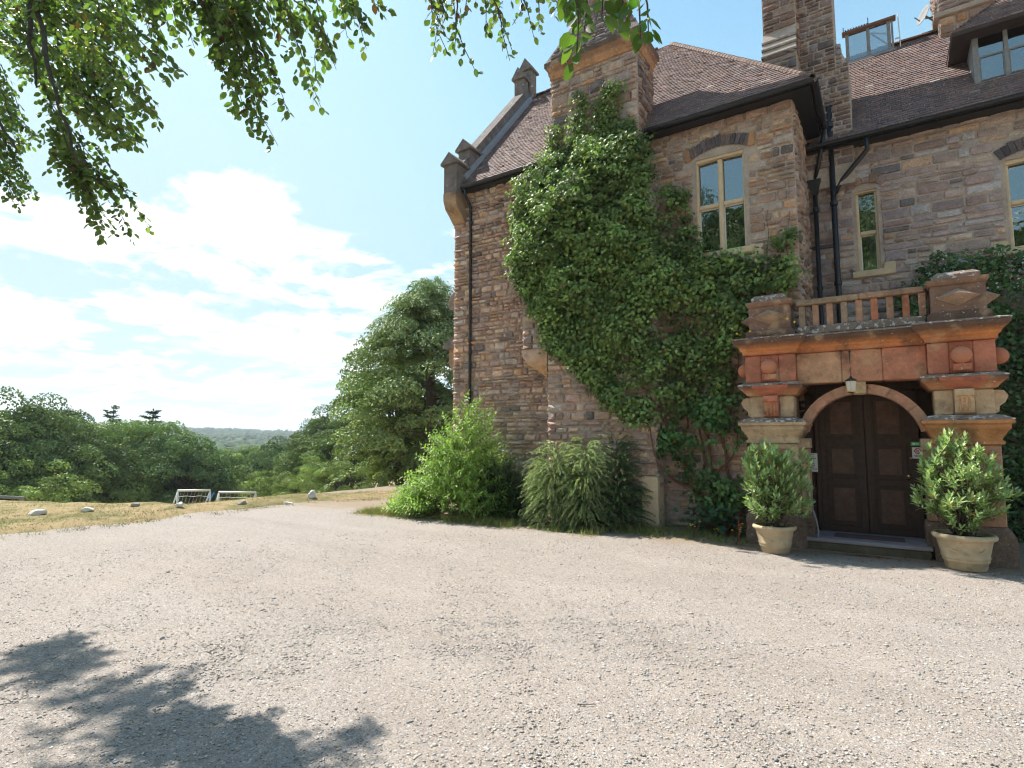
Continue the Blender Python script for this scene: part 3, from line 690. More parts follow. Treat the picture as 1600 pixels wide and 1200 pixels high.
# ================================================================== THE HOUSE
house = empty('manor_house', (-4.8, 10.7, 0), 'rambling old country house of brown and purple rubble stone with steep clay tile roofs', 'house')
YF, YR, XE = 10.7, 12.6, -1.1         # front wall plane, recessed wall plane, end of the front wing
PAL = [((.38, .29, .235), 5), ((.33, .25, .215), 5), ((.30, .245, .235), 5), ((.42, .34, .26), 2.5), ((.25, .195, .18), 3),
       ((.37, .34, .32), 3), ((.14, .125, .13), 1.3), ((.43, .29, .19), 1.0), ((.31, .22, .19), 3)]
PW = [w_ for _, w_ in PAL]
STONES = []                            # (parent, verts, faces, colour, centre, size)
def stone_geo(O, U, Vv, N, u, v, w_, h_, r, rough=1.):
    """one rough-faced stone on a wall plane"""
    g = .006+.005*r.random(); a0, a1, b0, b1 = u+g, u+w_-g, v+g, v+h_-g
    j = lambda k: r.uniform(-k, k)
    w_, h_ = a1-a0, b1-b0; e = min(.02, w_*.15, h_*.18)
    D = (.010+.026*r.random())*rough; Dm = D+(.006+.036*r.random())*rough
    tu, tv = j(.008)*rough, j(.008)*rough
    pts = [(a0+j(.003), b0+j(.003), -.012), (a1+j(.003), b0+j(.003), -.012), (a1+j(.003), b1+j(.003), -.012), (a0+j(.003), b1+j(.003), -.012)]
    um, vm = (a0+a1)/2+j(w_*.26), (b0+b1)/2+j(h_*.24)
    for q in [(a0+e, b0+e), (um, b0+e*.7), (a1-e, b0+e), (a1-e*.7, vm), (a1-e, b1-e), (um+j(.02), b1-e*.7), (a0+e, b1-e), (a0+e*.7, vm+j(.02))]:
        pts.append((q[0]+j(e*.35), q[1]+j(e*.35), max(.004, D*(.65+.7*r.random())+tu*(1 if q[0] > um else -1)+tv*(1 if q[1] > vm else -1))))
    pts.append((um+j(w_*.12), vm+j(h_*.12), Dm))
    P = [O+U*p[0]+Vv*p[1]+N*p[2] for p in pts]
    f = [(0, 1, 6, 5, 4), (1, 2, 8, 7, 6), (2, 3, 10, 9, 8), (3, 0, 4, 11, 10)]
    for k in range(8): f.append((4+k, 4+(k+1) % 8, 12))
    return P, f
def lay(parent, O, U, Vv, N, u0, u1, v0, v1, holes=(), keep=None, seed=1, hs=(.09, .12, .15, .19), ls=(.13, .42), rough=1., tint=None, quoin=(0, 0)):
    r = random.Random(seed); O, U, Vv, N = Vector(O), Vector(U).normalized(), Vector(Vv).normalized(), Vector(N).normalized()
    v = v0; row = 0
    while v < v1-.03:
        h_ = min(r.choice(hs)*r.uniform(.9, 1.1), v1-v); row += 1
        if v1-v-h_ < .05: h_ = v1-v
        seg = [(u0, u1)]
        for (a0, a1, b0, b1) in holes:
            if b0 < v+h_*.6 and b1 > v+h_*.4:
                ns = []
                for s0, s1 in seg:
                    if a1 <= s0 or a0 >= s1: ns.append((s0, s1)); continue
                    if a0 > s0+.04: ns.append((s0, a0))
                    if a1 < s1-.04: ns.append((a1, s1))
                seg = ns
        for s0, s1 in seg:
            u = s0; first = True
            while u < s1-.02:
                big = r.random() < .1
                w_ = r.uniform(*ls)*(1.25 if big else 1.)
                if first and quoin[0] and abs(s0-u0) < 1e-6: w_ = .34 if row % 2 else .2
                if u+w_ > s1-.1: w_ = s1-u
                sub = [(v, h_)]
                if h_ > .14 and w_ < .3 and r.random() < .35: sub = [(v, h_*.5), (v+h_*.5, h_*.5)]
                for vv, hh in sub:
                    if keep is None or keep(u+w_/2, vv+hh/2, w_, hh):
                        P, f = stone_geo(O, U, Vv, N, u, vv, w_, hh, r, rough)
                        c = r.choices(PAL, PW)[0][0]; k = r.uniform(.8, 1.2)
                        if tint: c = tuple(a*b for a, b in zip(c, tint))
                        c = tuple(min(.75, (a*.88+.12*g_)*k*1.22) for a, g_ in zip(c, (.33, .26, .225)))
                        ctr = O+U*(u+w_/2)+Vv*(vv+hh/2)
                        STONES.append((parent, P, f, c, ctr, w_*hh, N.copy(), w_, hh))
                u += w_; first = False
        v += h_
X_, Y_, Z_ = Vector((1, 0, 0)), Vector((0, 1, 0)), Vector((0, 0, 1))
def wall_mesh(name, O, U, Vv, N, poly, holes, th, m=None, parent=house, label=None):
    """backing wall from a grid of cells minus holes; poly = (u0,u1,v0,v1)"""
    O, U, Vv, N = Vector(O), Vector(U), Vector(Vv), Vector(N); u0, u1, v0, v1 = poly
    us = sorted(set([u0, u1]+[h_[k] for h_ in holes for k in (0, 1)])); vs = sorted(set([v0, v1]+[h_[k] for h_ in holes for k in (2, 3)]))
    inh = lambda a, b: any(h_[0] < a < h_[1] and h_[2] < b < h_[3] for h_ in holes)
    b = Bag(); nu, nv = len(us)-1, len(vs)-1
    fill = [[not inh((us[i]+us[i+1])/2, (vs[j]+vs[j+1])/2) for j in range(nv)] for i in range(nu)]
    Pt = lambda u, v, d: O+U*u+Vv*v-N*d
    for i in range(nu):
        for j in range(nv):
            if not fill[i][j]: continue
            a0, a1, b0, b1 = us[i], us[i+1], vs[j], vs[j+1]
            b.add([Pt(a0, b0, 0), Pt(a1, b0, 0), Pt(a1, b1, 0), Pt(a0, b1, 0)], [(0, 1, 2, 3)])
            b.add([Pt(a0, b0, th), Pt(a1, b0, th), Pt(a1, b1, th), Pt(a0, b1, th)], [(3, 2, 1, 0)])
            for (di, dj, q) in ((-1, 0, (a0, b0, a0, b1)), (1, 0, (a1, b0, a1, b1)), (0, -1, (a0, b0, a1, b0)), (0, 1, (a0, b1, a1, b1))):
                ii, jj = i+di, j+dj
                if 0 <= ii < nu and 0 <= jj < nv and fill[ii][jj]: continue
                b.add([Pt(q[0], q[1], 0), Pt(q[2], q[3], 0), Pt(q[2], q[3], th), Pt(q[0], q[1], th)], [(0, 1, 2, 3)])
    o = b.build(name, m or M['mortar'], parent, fix=False)
    if label: o['label'] = label
    return o
# --- front wall
W1 = (-2.86, -1.90, 5.14, 7.06)
front = wall_mesh('front_wall', (0, YF, 0), X_, Z_, -Y_, (-8.8, XE, -.3, 7.72), [(W1[0]+.04, W1[1]-.04, W1[2], W1[3]-.05)], .45)
hol1 = [(W1[0]-.02, W1[1]+.02, W1[2]-.14, W1[3]+.02), (-3.04, -1.72, 6.92, 7.40)]
lay(front, (0, YF, 0), X_, Z_, -Y_, -8.8, -6.0, .0, 7.7, keep=lambda u, v, a, b_: not (u > -6.45 and v > 3.6), seed=3, quoin=(1, 0), ls=(.09, .34), hs=(.06, .085, .12, .16), tint=(1.42, 1.24, 1.15), rough=1.7)
lay(front, (0, YF, 0), X_, Z_, -Y_, -3.7, XE, .0, 7.7, holes=hol1, seed=4, ls=(.12, .36), tint=(1.12, .98, .85))
# --- return wall of the wing
ret = wall_mesh('return_wall', (XE, 0, 0), Y_, Z_, X_, (YF+.45, YR, -.3, 7.72), [], .45)
lay(ret, (XE, 0, 0), Y_, Z_, X_, YF, YR, 0, 7.7, seed=5, tint=(1.05, .92, .8))
# --- recessed main wall
W2 = (-.30, .11, 4.86, 6.50); W3 = (1.93, 2.85, 4.92, 6.52)
rec = wall_mesh('recessed_wall', (0, YR, 0), X_, Z_, -Y_, (XE-.3, 6.5, -.3, 7.44),
                [(W2[0]+.03, W2[1]-.03, W2[2], W2[3]-.04), (W3[0]+.03, W3[1]-.03, W3[2], W3[3]-.04)], .45)
hol2 = [(W2[0]-.02, W2[1]+.02, W2[2]-.12, W2[3]), (W2[0]-.1, W2[1]+.1, W2[3], W2[3]+.2),
        (W3[0]-.02, W3[1]+.02, W3[2]-.12, W3[3]), (W3[0]-.1, W3[1]+.1, W3[3], W3[3]+.3)]
lay(rec, (0, YR, 0), X_, Z_, -Y_, XE+.02, 6.5, 2.6, 7.42, holes=hol2, seed=6, ls=(.15, .5), hs=(.10, .13, .17, .2), tint=(1.12, 1.1, 1.17), rough=.8)
lay(rec, (0, YR, 0), X_, Z_, -Y_, 1.3, 6.5, 0, 2.6, seed=16)
# --- left gable wall
gab = wall_mesh('gable_wall', (-8.8, 0, 0), Y_, Z_, -X_, (YF+.45, 17.4, -.3, 7.72), [], .45)
lay(gab, (-8.8, 0, 0), Y_, Z_, -X_, YF, 17.4, 0, 7.7, seed=7)
b = Bag(); b.prism([(YF+.05, 7.72), (14, 11.75), (17.35, 7.72)], -8.78, -8.4); b.build('gable_top', M['mortar'], house)
lay(gab, (-8.8, 0, 0), Y_, Z_, -X_, YF, 17.4, 7.72, 11.6, keep=lambda u, v, a, h_: v < 11.6-abs(u-14)*1.19, seed=8)
b = Bag(); b.box((-8.6, 17.0, -.3), (6.5, 17.3, 7.6)); b.box((6.2, YR+.4, -.3), (6.5, 17, 7.4)); b.build('rear_wall', M['mortar'], house)
# --- chimney breast and stack
YB = 10.25
br = Bag(); prof = [(-5.88, -.3), (-3.58, -.3), (-3.58, 6.7), (-3.78, 7.0), (-3.78, 9.46), (-5.74, 9.46), (-5.74, 7.6), (-6.5, 6.9), (-6.5, 3.55), (-5.88, 3.55)]
br.prism(prof, YB, 11.15, axis='y'); breast = br.build('chimney_breast', M['mortar'], house)
lay(breast, (0, YB, 0), X_, Z_, -Y_, -5.88, -3.58, 0, 3.45, seed=21, quoin=(1, 0), tint=(1.3, 1.15, 1.05), rough=1.5)
lay(breast, (0, YB, 0), X_, Z_, -Y_, -6.5, -3.58, 3.55, 6.9, seed=22, tint=(1.05, .97, .92), rough=1.5)
lay(breast, (0, YB, 0), X_, Z_, -Y_, -5.74, -3.78, 7.0, 9.44, seed=23, hs=(.1, .13, .17, .22), tint=(1.1, 1.0, .95), rough=1.2)
lay(breast, (-3.78, 0, 0), Y_, Z_, X_, YB, 11.15, 7.3, 9.44, seed=24, tint=(.75, .62, .55))
lay(breast, (-3.58, 0, 0), Y_, Z_, X_, YB, YF, 0, 6.7, seed=25)
lay(breast, (-5.88, 0, 0), Y_, Z_, -X_, YB, YF, 0, 3.4, seed=26)
lay(breast, (-6.5, 0, 0), Y_, Z_, -X_, YB, YF, 3.55, 6.9, seed=27)
lay(breast, (-5.74, 0, 0), Y_, Z_, -X_, YB, 11.15, 7.6, 9.44, seed=28)
b = Bag(); b.prism([(-5.89, 2.92), (-5.89, 3.55), (-6.5, 3.55), (-6.5, 3.42), (-6.36, 3.22), (-6.06, 3.05)], YB-.02, YF-.02, (.46, .25, .13), axis='y')
b.c = [(.52, .36, .27) if v[2] > 3.3 else (.56, .27, .10) for v in b.v]  # warm light on the underside put into the colour as orange
o = b.build('corbel_stone', M['porch'], breast); o['label'] = 'smooth pinkish sandstone corbel under the chimney breast, warm light painted on its underside'
b = Bag(); b.box((-3.86, YB-.07, -.2), (-3.54, YB+.3, .95), (.42, .3, .18), .02); o = b.build('plinth_quoin', M['dressed'], breast)
def sq(bag, rect, prof, c=(.4, .2, .12), cap=True):
    """moulding run round a rectangular footprint; prof = [(offset, z)] from bottom to top"""
    x0, x1, y0, y1 = rect; n = len(prof); v = []
    for o_, z in prof: v += [(x0-o_, y0-o_, z), (x1+o_, y0-o_, z), (x1+o_, y1+o_, z), (x0-o_, y1+o_, z)]
    f = [(i*4+k, i*4+(k+1) % 4, (i+1)*4+(k+1) % 4, (i+1)*4+k) for i in range(n-1) for k in range(4)]
    if cap: f += [(3, 2, 1, 0), tuple(range((n-1)*4, n*4))]
    bag.add(v, f, c)
SR = (-5.74, -3.78, YB, 11.15)
b = Bag(); sq(b, SR, [(.0, 9.44), (.03, 9.46), (.03, 9.52), (.05, 9.56), (.06, 9.64), (.10, 9.70), (.12, 9.73), (.12, 9.83), (.1, 9.86)], (.27, .15, .085)); b.c = [(.46, .23, .11) if v[2] < 9.6 else ((.30, .16, .09) if v[2] < 9.71 else (.13, .09, .07)) for v in b.v]
b.build('chimney_cornice', M['porch'], breast)
b = Bag(); x0, x1, y0, y1 = -5.84, -3.68, 10.15, 11.25; a0, a1, c0, c1 = -5.3, -4.22, 10.62, 10.9
b.add([(x0, y0, 9.85), (x1, y0, 9.85), (x1, y1, 9.85), (x0, y1, 9.85), (a0, c0, 10.95), (a1, c0, 10.95), (a1, c1, 10.95), (a0, c1, 10.95)],
      [(0, 1, 5, 4), (1, 2, 6, 5), (2, 3, 7, 6), (3, 0, 4, 7), (0, 3, 2, 1), (4, 5, 6, 7)]); cap = b.build('chimney_shoulder', M['coping'], house)
sl_ = Vector((0, .47, 1.1)).normalized(); L_ = math.hypot(.47, 1.1)
lay(cap, (0, y0, 9.85), X_, sl_, Vector((0, -1.1, .47)), x0, x1, .02, L_, keep=lambda u, v, a, h_: x0+(a0-x0)*v/L_ < u-a*.4 and u+a*.4 < x1+(a1-x1)*v/L_, seed=31, hs=(.08, .1), ls=(.1, .26), tint=(.5, .52, .6))
b = Bag(); sq(b, (a0, a1, c0, c1), [(.0, 10.95), (.05, 10.97), (.05, 11.05), (0, 11.07), (0, 13.4)], (.3, .2, .15)); shaft = b.build('chimney_shaft', M['mortar'], house)
lay(shaft, (0, c0, 0), X_, Z_, -Y_, a0, a1, 11.08, 13.3, seed=32, tint=(1, .95, .95))
lay(shaft, (a1, 0, 0), Y_, Z_, X_, c0, c1, 11.08, 13.3, seed=33)
# --- second chimney in the angle
b = Bag(); b.prism([(-1.75, 6.6), (-.25, 6.6), (-.25, 8.98), (-.47, 9.62), (-.47, 13.6), (-1.75, 13.6)], 12.42, 13.4, axis='y'); ch2 = b.build('angle_chimney', M['mortar'], house)
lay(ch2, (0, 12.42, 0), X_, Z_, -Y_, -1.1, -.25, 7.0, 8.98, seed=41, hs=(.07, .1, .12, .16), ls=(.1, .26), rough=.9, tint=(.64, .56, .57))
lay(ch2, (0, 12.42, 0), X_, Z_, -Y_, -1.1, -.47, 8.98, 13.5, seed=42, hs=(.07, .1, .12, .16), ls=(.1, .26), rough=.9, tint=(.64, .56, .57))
lay(ch2, (0, 12.42, 0), X_, Z_, -Y_, -.47, -.25, 8.98, 9.5, keep=lambda u, v, a, h_: u+a/2 < -.25-.34*(v-8.98)+.05, ls=(.1, .12), seed=43)
b = Bag(); b.prism([(12.41, 7.4), (12.41, 13.6), (12.28, 13.6), (12.28, 10.12), (12.05, 9.52), (12.05, 7.4)], -1.75, -1.12); o2 = b.build('chimney_buttress', M['mortar'], house)
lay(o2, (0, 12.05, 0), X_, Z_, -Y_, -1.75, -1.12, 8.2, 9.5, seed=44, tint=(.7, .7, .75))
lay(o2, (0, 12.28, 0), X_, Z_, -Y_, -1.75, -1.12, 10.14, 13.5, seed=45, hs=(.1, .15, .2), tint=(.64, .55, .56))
lay(o2, (-1.12, 0, 0), Y_, Z_, X_, 12.28, 12.42, 9.4, 13.5, seed=46, ls=(.14, .2), tint=(1.1, .75, .6))
for k in range(3):
    z0 = 9.5+.2*k; yy = 12.03+.077*k
    b = Bag(); b.prism([(yy-.02, z0), (yy+.03, z0+.02), (yy+.3, z0+.23), (yy+.3, z0+.1)], -1.77, -1.10, (.27, .2, .17)); b.add([], []); b.prism([(yy-.02, z0), (yy-.03, z0-.05), (yy+.25, z0-.05), (yy+.3, z0+.1)], -1.765, -1.105, (.27, .2, .17))
    b.build('weathering_slab', M['coping'], o2)
# --- far chimney at the upper right
b = Bag(); sq(b, (1.4, 3.2, 14.7, 15.7), [(.0, 9.6), (0, 10.72), (.08, 10.74), (.08, 10.84), (0, 10.86), (0, 14)], (.4, .25, .15)); ch3 = b.build('ridge_chimney', M['mortar'], house)
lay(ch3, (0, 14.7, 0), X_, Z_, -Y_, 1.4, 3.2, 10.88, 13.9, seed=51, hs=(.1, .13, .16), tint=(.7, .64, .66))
lay(ch3, (0, 14.7, 0), X_, Z_, -Y_, 1.4, 3.2, 10.0, 10.72, seed=53, tint=(.9, .7, .55))
lay(ch3, (1.4, 0, 0), Y_, Z_, -X_, 14.7, 15.7, 10.88, 13.9, seed=52)

# --- roofs
TILEC = [(.20, .115, .09), (.17, .10, .085), (.24, .135, .10), (.15, .10, .095), (.21, .14, .12), (.27, .155, .11), (.13, .09, .085)]
TV, TF, TC = [], [], []
def tiles(O, U, Vv, N, L, left, right, seed, gauge=.098, tw=.165):
    r = np.random.default_rng(seed); O, U, Vv, N = (np.array(Vector(a)) for a in (O, U, Vv, N)); U, Vv, N = U/np.linalg.norm(U), Vv/np.linalg.norm(Vv), N/np.linalg.norm(N)
    k = 0; v = 0.
    while v < L:
        a, b_ = left(v), right(v); u = a-(.5*tw if k % 2 else 0)
        us = np.arange(u, b_, tw); 
        for uu in us:
            u0, u1 = max(uu, a)+.003, min(uu+tw, b_)-.003
            if u1-u0 < .02: continue
            t_ = .016+.005*r.random(); dv = r.normal(0, .0025); tl = r.normal(0, .004); lg = gauge+.02
            base = len(TV)
            for (x, y, z) in ((u0, v+dv, -.004), (u1, v+dv, -.004), (u0, v+dv, t_+tl), (u1, v+dv, t_-tl), (u0, v+lg, .002), (u1, v+lg, .002)):
                TV.append(O+U*x+Vv*y+N*z)
            TF.append((base, base+1, base+3, base+2)); TF.append((base+2, base+3, base+5, base+4)); TF.append((base, base+2, base+4, base+4)); TF.append((base+1, base+5, base+3, base+3))
            c = (np.array(TILEC[r.integers(len(TILEC))])*.45+np.array((.185, .130, .122))*.55)*r.uniform(.9, 1.1)
            if r.random() < .012: c = np.array((.30, .26, .23))*r.uniform(.8, 1.1)
            TC.extend([c]*6)
        v += gauge; k += 1
def flush_tiles(name, parent):
    global TV, TF, TC
    V = np.array(TV); F = TF; me = bpy.data.meshes.new(name); L = np.array(WLOC[parent.name])
    me.from_pydata((V-L).tolist(), [], [tuple(dict.fromkeys(f)) for f in F])
    ca = me.color_attributes.new('Col', 'FLOAT_COLOR', 'POINT'); ca.data.foreach_set('color', np.c_[np.array(TC, dtype=np.float32), np.ones(len(V), dtype=np.float32)].ravel())
    me.materials.append(M['tile']); o = link_mesh(name, me, parent, WLOC[parent.name]); tag(o, kind='stuff'); TV, TF, TC = [], [], []; return o
EY, EZ, RY, RZ = 10.42, 7.80, 14.0, 12.0; SLn = math.hypot(RY-EY, RZ-EZ); EX = -.78; PX = -4.2
b = Bag(); b.add([(-8.5, EY, EZ), (EX, EY, EZ), (PX, RY, RZ), (-8.5, RY, RZ), (-8.5, 17.58, EZ), (EX, 17.58, EZ),
                  (-8.5, EY, EZ-.08), (EX, EY, EZ-.08), (EX, 17.58, EZ-.08), (-8.5, 17.58, EZ-.08)],
                 [(0, 1, 2, 3), (3, 2, 5, 4), (1, 5, 2), (0, 6, 7, 1), (1, 7, 8, 5), (6, 9, 8, 7), (4, 5, 8, 9)], (.12, .08, .07))
roof = b.build('front_roof', mat('roof_underlay', (.06, .045, .04), rough=.9), house)
up_ = Vector((0, RY-EY, RZ-EZ)); n_ = Vector((0, -(RZ-EZ), RY-EY))
tiles((0, EY, EZ), X_, up_, n_, SLn, lambda v: -8.46, lambda v: EX+(PX-EX)*v/SLn, 1)
hs_ = Vector((PX-EX, 0, RZ-EZ)); hl = hs_.length
tiles((EX, 0, EZ), Y_, hs_, Vector((RZ-EZ, 0, EX-PX)), hl, lambda v: EY+(RY-EY)*v/hl, lambda v: 17.58+(RY-17.58)*v/hl, 2)
flush_tiles('roof_tiles', roof)
def ridge_line(name, A, B, parent, r_=.07, step=.26, c=(.24, .13, .09)):
    A, B = Vector(A), Vector(B); n = int((B-A).length/step); d = (B-A).normalized(); s_ = d.cross(Z_).normalized(); u_ = s_.cross(d).normalized(); rr = random.Random(3); 
    for i in range(n):
        p0 = A+d*(i*step); p1 = A+d*((i+1)*step+.03); v = []; b = Bag(); k = rr.uniform(.8, 1.25)
        for p_, q in ((p0, 1.12), (p1, .95)):
            for a in range(7): t_ = math.pi*a/6; v.append(p_+(s_*math.cos(t_)+u_*math.sin(t_))*r_*q*1.1-u_*.02)
        for p_, q in ((p0, .95), (p1, .8)):
            for a in range(7): t_ = math.pi*a/6; v.append(p_+(s_*math.cos(t_)+u_*math.sin(t_))*r_*q*1.1-u_*.02)
        f = [(a, a+1, 8+a, 7+a) for a in range(6)]+[(14+a, 15+a, 22+a, 21+a) for a in range(6)]+[(a, a+1, 15+a, 14+a) for a in range(6)]+[(7+a, 8+a, 22+a, 21+a) for a in range(6)]
        b.add(v, f, tuple(x*k for x in c)); b.build(name, M['tile'], parent, fix=False)
ridge_line('ridge_tile', (-8.4, RY, RZ+.02), (PX, RY, RZ+.02), roof, step=.42)
ridge_line('hip_tile', (EX+.03, EY+.03, EZ+.03), (PX, RY, RZ+.02), roof, r_=.06, step=.14, c=(.17, .105, .08))
# main roof
MY, MZ, NY, NZ = 12.28, 7.47, 15.0, 10.62; ML = math.hypot(NY-MY, NZ-MZ)
b = Bag(); b.add([(-1.5, MY, MZ), (6.6, MY, MZ), (6.6, NY, NZ), (-1.5, NY, NZ), (-1.5, 17.7, MZ), (6.6, 17.7, MZ), (-1.5, MY, MZ-.08), (6.6, MY, MZ-.08), (6.6, 17.7, MZ-.08), (-1.5, 17.7, MZ-.08)],
                 [(0, 1, 2, 3), (3, 2, 5, 4), (0, 6, 7, 1), (1, 7, 8, 5, 2), (0, 3, 4, 9, 6), (6, 9, 8, 7), (4, 5, 8, 9)], (.12, .08, .07))
roof2 = b.build('main_roof', bpy.data.materials['roof_underlay'], house)
tiles((0, MY, MZ), X_, Vector((0, NY-MY, NZ-MZ)), Vector((0, -(NZ-MZ), NY-MY)), ML, lambda v: -1.0, lambda v: 6.55, 3)
flush_tiles('roof_tiles', roof2)
ridge_line('ridge_tile', (-1.4, NY, NZ+.02), (6.5, NY, NZ+.02), roof2, step=.42)
# soffits, gutters
b = Bag(); b.box((-8.45, EY+.02, EZ-.13), (EX-.02, YF+.03, EZ-.082)); b.box((XE-.02, YF+.03, EZ-.13), (EX-.02, 14.5, EZ-.082)); b.box((-1.4, MY+.02, MZ-.13), (6.5, YR+.03, MZ-.082)); b.build('soffit', M['iron'], house)
def gutter(A, B):
    A, B = Vector(A), Vector(B); d = (B-A).normalized(); s_ = d.cross(Z_).normalized(); b = Bag(); v = []; n = 8; sag = lambda t_: -.012*math.sin(math.pi*t_)
    for p_, t_ in ((A, 0), (A.lerp(B, .5), .5), (B, 1)):
        for rr in (.062, .052):
            for a in range(n+1): th = math.pi*a/n; v.append(p_+s_*math.cos(th)*rr-Z_*math.sin(th)*rr+Z_*sag(t_))
    m_ = 2*(n+1); f = []
    for s2 in range(2):
        for a in range(n): f.append((s2*m_+a, s2*m_+a+1, (s2+1)*m_+a+1, (s2+1)*m_+a)); f.append((s2*m_+n+1+a, (s2+1)*m_+n+1+a, (s2+1)*m_+n+2+a, s2*m_+n+2+a))
        f.append((s2*m_, (s2+1)*m_, (s2+1)*m_+n+1, s2*m_+n+1)); f.append((s2*m_+n, s2*m_+2*n+1, (s2+1)*m_+2*n+1, (s2+1)*m_+n))
    b.add(v, f); g = b.build('gutter', M['iron'], house); n = int((B-A).length/.9)
    for i in range(n+1):
        p_ = A.lerp(B, (i+.5)/(n+1)); b = Bag(); b.tube([p_+s_*math.cos(t_)*.07-Z_*math.sin(t_)*.07 for t_ in np.linspace(0, math.pi, 7)], .009, 4); b.build('gutter_bracket', M['iron'], g)
    return g
gutter((-8.35, EY-.04, EZ-.04), (-5.85, EY-.04, EZ-.04)); gutter((-3.72, EY-.04, EZ-.04), (EX+.06, EY-.04, EZ-.06))
gutter((EX+.06, EY-.03, EZ-.06), (EX+.06, 12.2, EZ-.06)); gutter((-1.05, MY-.05, MZ-.05), (6.5, MY-.05, MZ-.03))
def pipe(pts, r_=.045, name='downpipe', collars=True):
    b = Bag(); b.tube(pts, r_, 12); o = b.build(name, M['iron'], house, smooth=True)
    a, c_ = Vector(pts[0]), Vector(pts[-1])
    if collars:
        for i in range(1, len(pts)):
            p0, p1 = Vector(pts[i-1]), Vector(pts[i])
            if abs(p0.z-p1.z) < 1.: continue
            for q in np.arange(.4, abs(p0.z-p1.z), 1.6):
                p_ = p0.lerp(p1, q/(p0-p1).length); b = Bag(); b.tube([p_-Z_*.04, p_+Z_*.04], r_*1.32, 12); b.build('pipe_collar', M['iron'], o)
    return o
pipe([(-8.26, EY-.03, EZ-.08), (-8.26, EY+.0, EZ-.25), (-8.24, YF-.09, EZ-.5), (-8.22, YF-.09, 0)], .037)
pipe([(-.63, YR-.18, 8.25), (-.63, YR-.18, 0)], .052, 'soil_pipe')
pipe([(-.95, YR-.13, 6.6), (-.95, YR-.13, 0)], .042)
pipe([(-.03, MY-.03, MZ-.08), (-.03, MY+.02, MZ-.34), (-.5, YR-.14, MZ-.80), (-.6, YR-.14, MZ-1.0)], .045, 'branch_pipe', False)
b = Bag(); sq(b, (-1.02, -.88, YR-.2, YR-.06), [(-.03, 6.5), (.04, 6.72), (.05, 6.74), (.05, 6.8)], (.02, .02, .02)); b.build('hopper_head', M['iron'], house)
pipe([(-.72, 12.2, EZ-.12), (-.85, 12.35, 7.1), (-.95, YR-.13, 6.8)], .04, 'branch_pipe', False)
# --- windows
def stone_window(Wn, yw, lights, transom, lab, head=.1, curtains=0, pal='dressed'):
    x0, x1, z0, z1 = Wn; wdt = x1-x0; fr = .075; y0 = yw+.03; y1 = yw+.2
    e = empty('window', ((x0+x1)/2, yw, z0), None, None); e.parent = house; e.location = Vector(e.location)-WLOC[house.name]; e['label'] = lab
    if True:
        rise = .09
        def arc(z, k, n=10, inset=0.): return [(x0+inset+(wdt-2*inset)*i/n, z+k*(1-(2*i/n-1)**2)) for i in range(n+1)]
        b = Bag(); b.prism(arc(z1-head-.02, .02, inset=.0)+arc(z1-.02, rise)[::-1], y0, y1, axis='y'); b.build('frame_head', M[pal], e)
        for a in (x0, x1-fr): b = Bag(); b.box((a, y0+.002, z0), (a+fr, y1, z1-head-.018), bev=.012); b.build('frame_jamb', M[pal], e)
    b = Bag(); b.box((x0-.09, yw-.07, z0-.13), (x1+.09, y1, z0-.002), bev=.015); b.build('sill', M['dressed'], e)
    cols = [x0+fr]+[x0+wdt*k/lights for k in range(1, lights)]+[x1-fr]
    for k in range(1, lights): b = Bag(); b.box((cols[k]-.042, y0+.004, z0), (cols[k]+.042, y1-.01, z1-head-.016), bev=.014); b.build('mullion', M[pal], e)
    for k in range(lights):
        a, c_ = cols[k]+(.042 if k else 0), cols[k+1]-(.042 if k < lights-1 else 0)
        b = Bag(); b.box((a, y0+.006, transom-.038), (c_, y1-.01, transom+.038), bev=.012); b.build('transom', M[pal], e)
        for (p0, p1, low_) in ((z0, transom-.038, True), (transom+.038, z1-head, False)):
            b = Bag(); b.box((a, y0+.1, p0), (c_, y0+.106, p1)); o = b.build('pane', M['glass'], e)
            if low_:
                b = Bag(); s_ = .016
                b.box((a, y0+.08, p0), (a+s_, y0+.098, p1)); b.box((c_-s_, y0+.08, p0), (c_, y0+.098, p1)); b.box((a+s_, y0+.08, p0), (c_-s_, y0+.098, p0+s_)); b.box((a+s_, y0+.08, p1-s_), (c_-s_, y0+.098, p1))
                b.build('casement', M['white'], e)
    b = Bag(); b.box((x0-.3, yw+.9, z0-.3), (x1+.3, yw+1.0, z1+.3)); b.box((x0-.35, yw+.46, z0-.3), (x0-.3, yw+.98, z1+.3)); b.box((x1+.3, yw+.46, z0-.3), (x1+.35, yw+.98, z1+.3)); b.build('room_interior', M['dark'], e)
    def curtain(a, c_):
        b = Bag(); n = 22; v = []
        for zz_ in (z0-.05, z1):
            for i in range(n+1): v.append((a+(c_-a)*i/n, yw+.24+.018*math.sin(i*1.9), zz_))
        b.add(v, [(i, i+1, n+2+i, n+1+i) for i in range(n)]); b.build('curtain', M['curtain'], e, smooth=True)
    if curtains == 1: curtain(x0+wdt*.42, x1)
    if curtains == 2: curtain(x0, x0+wdt*.12); curtain(x1-wdt*.14, x1)
    return e
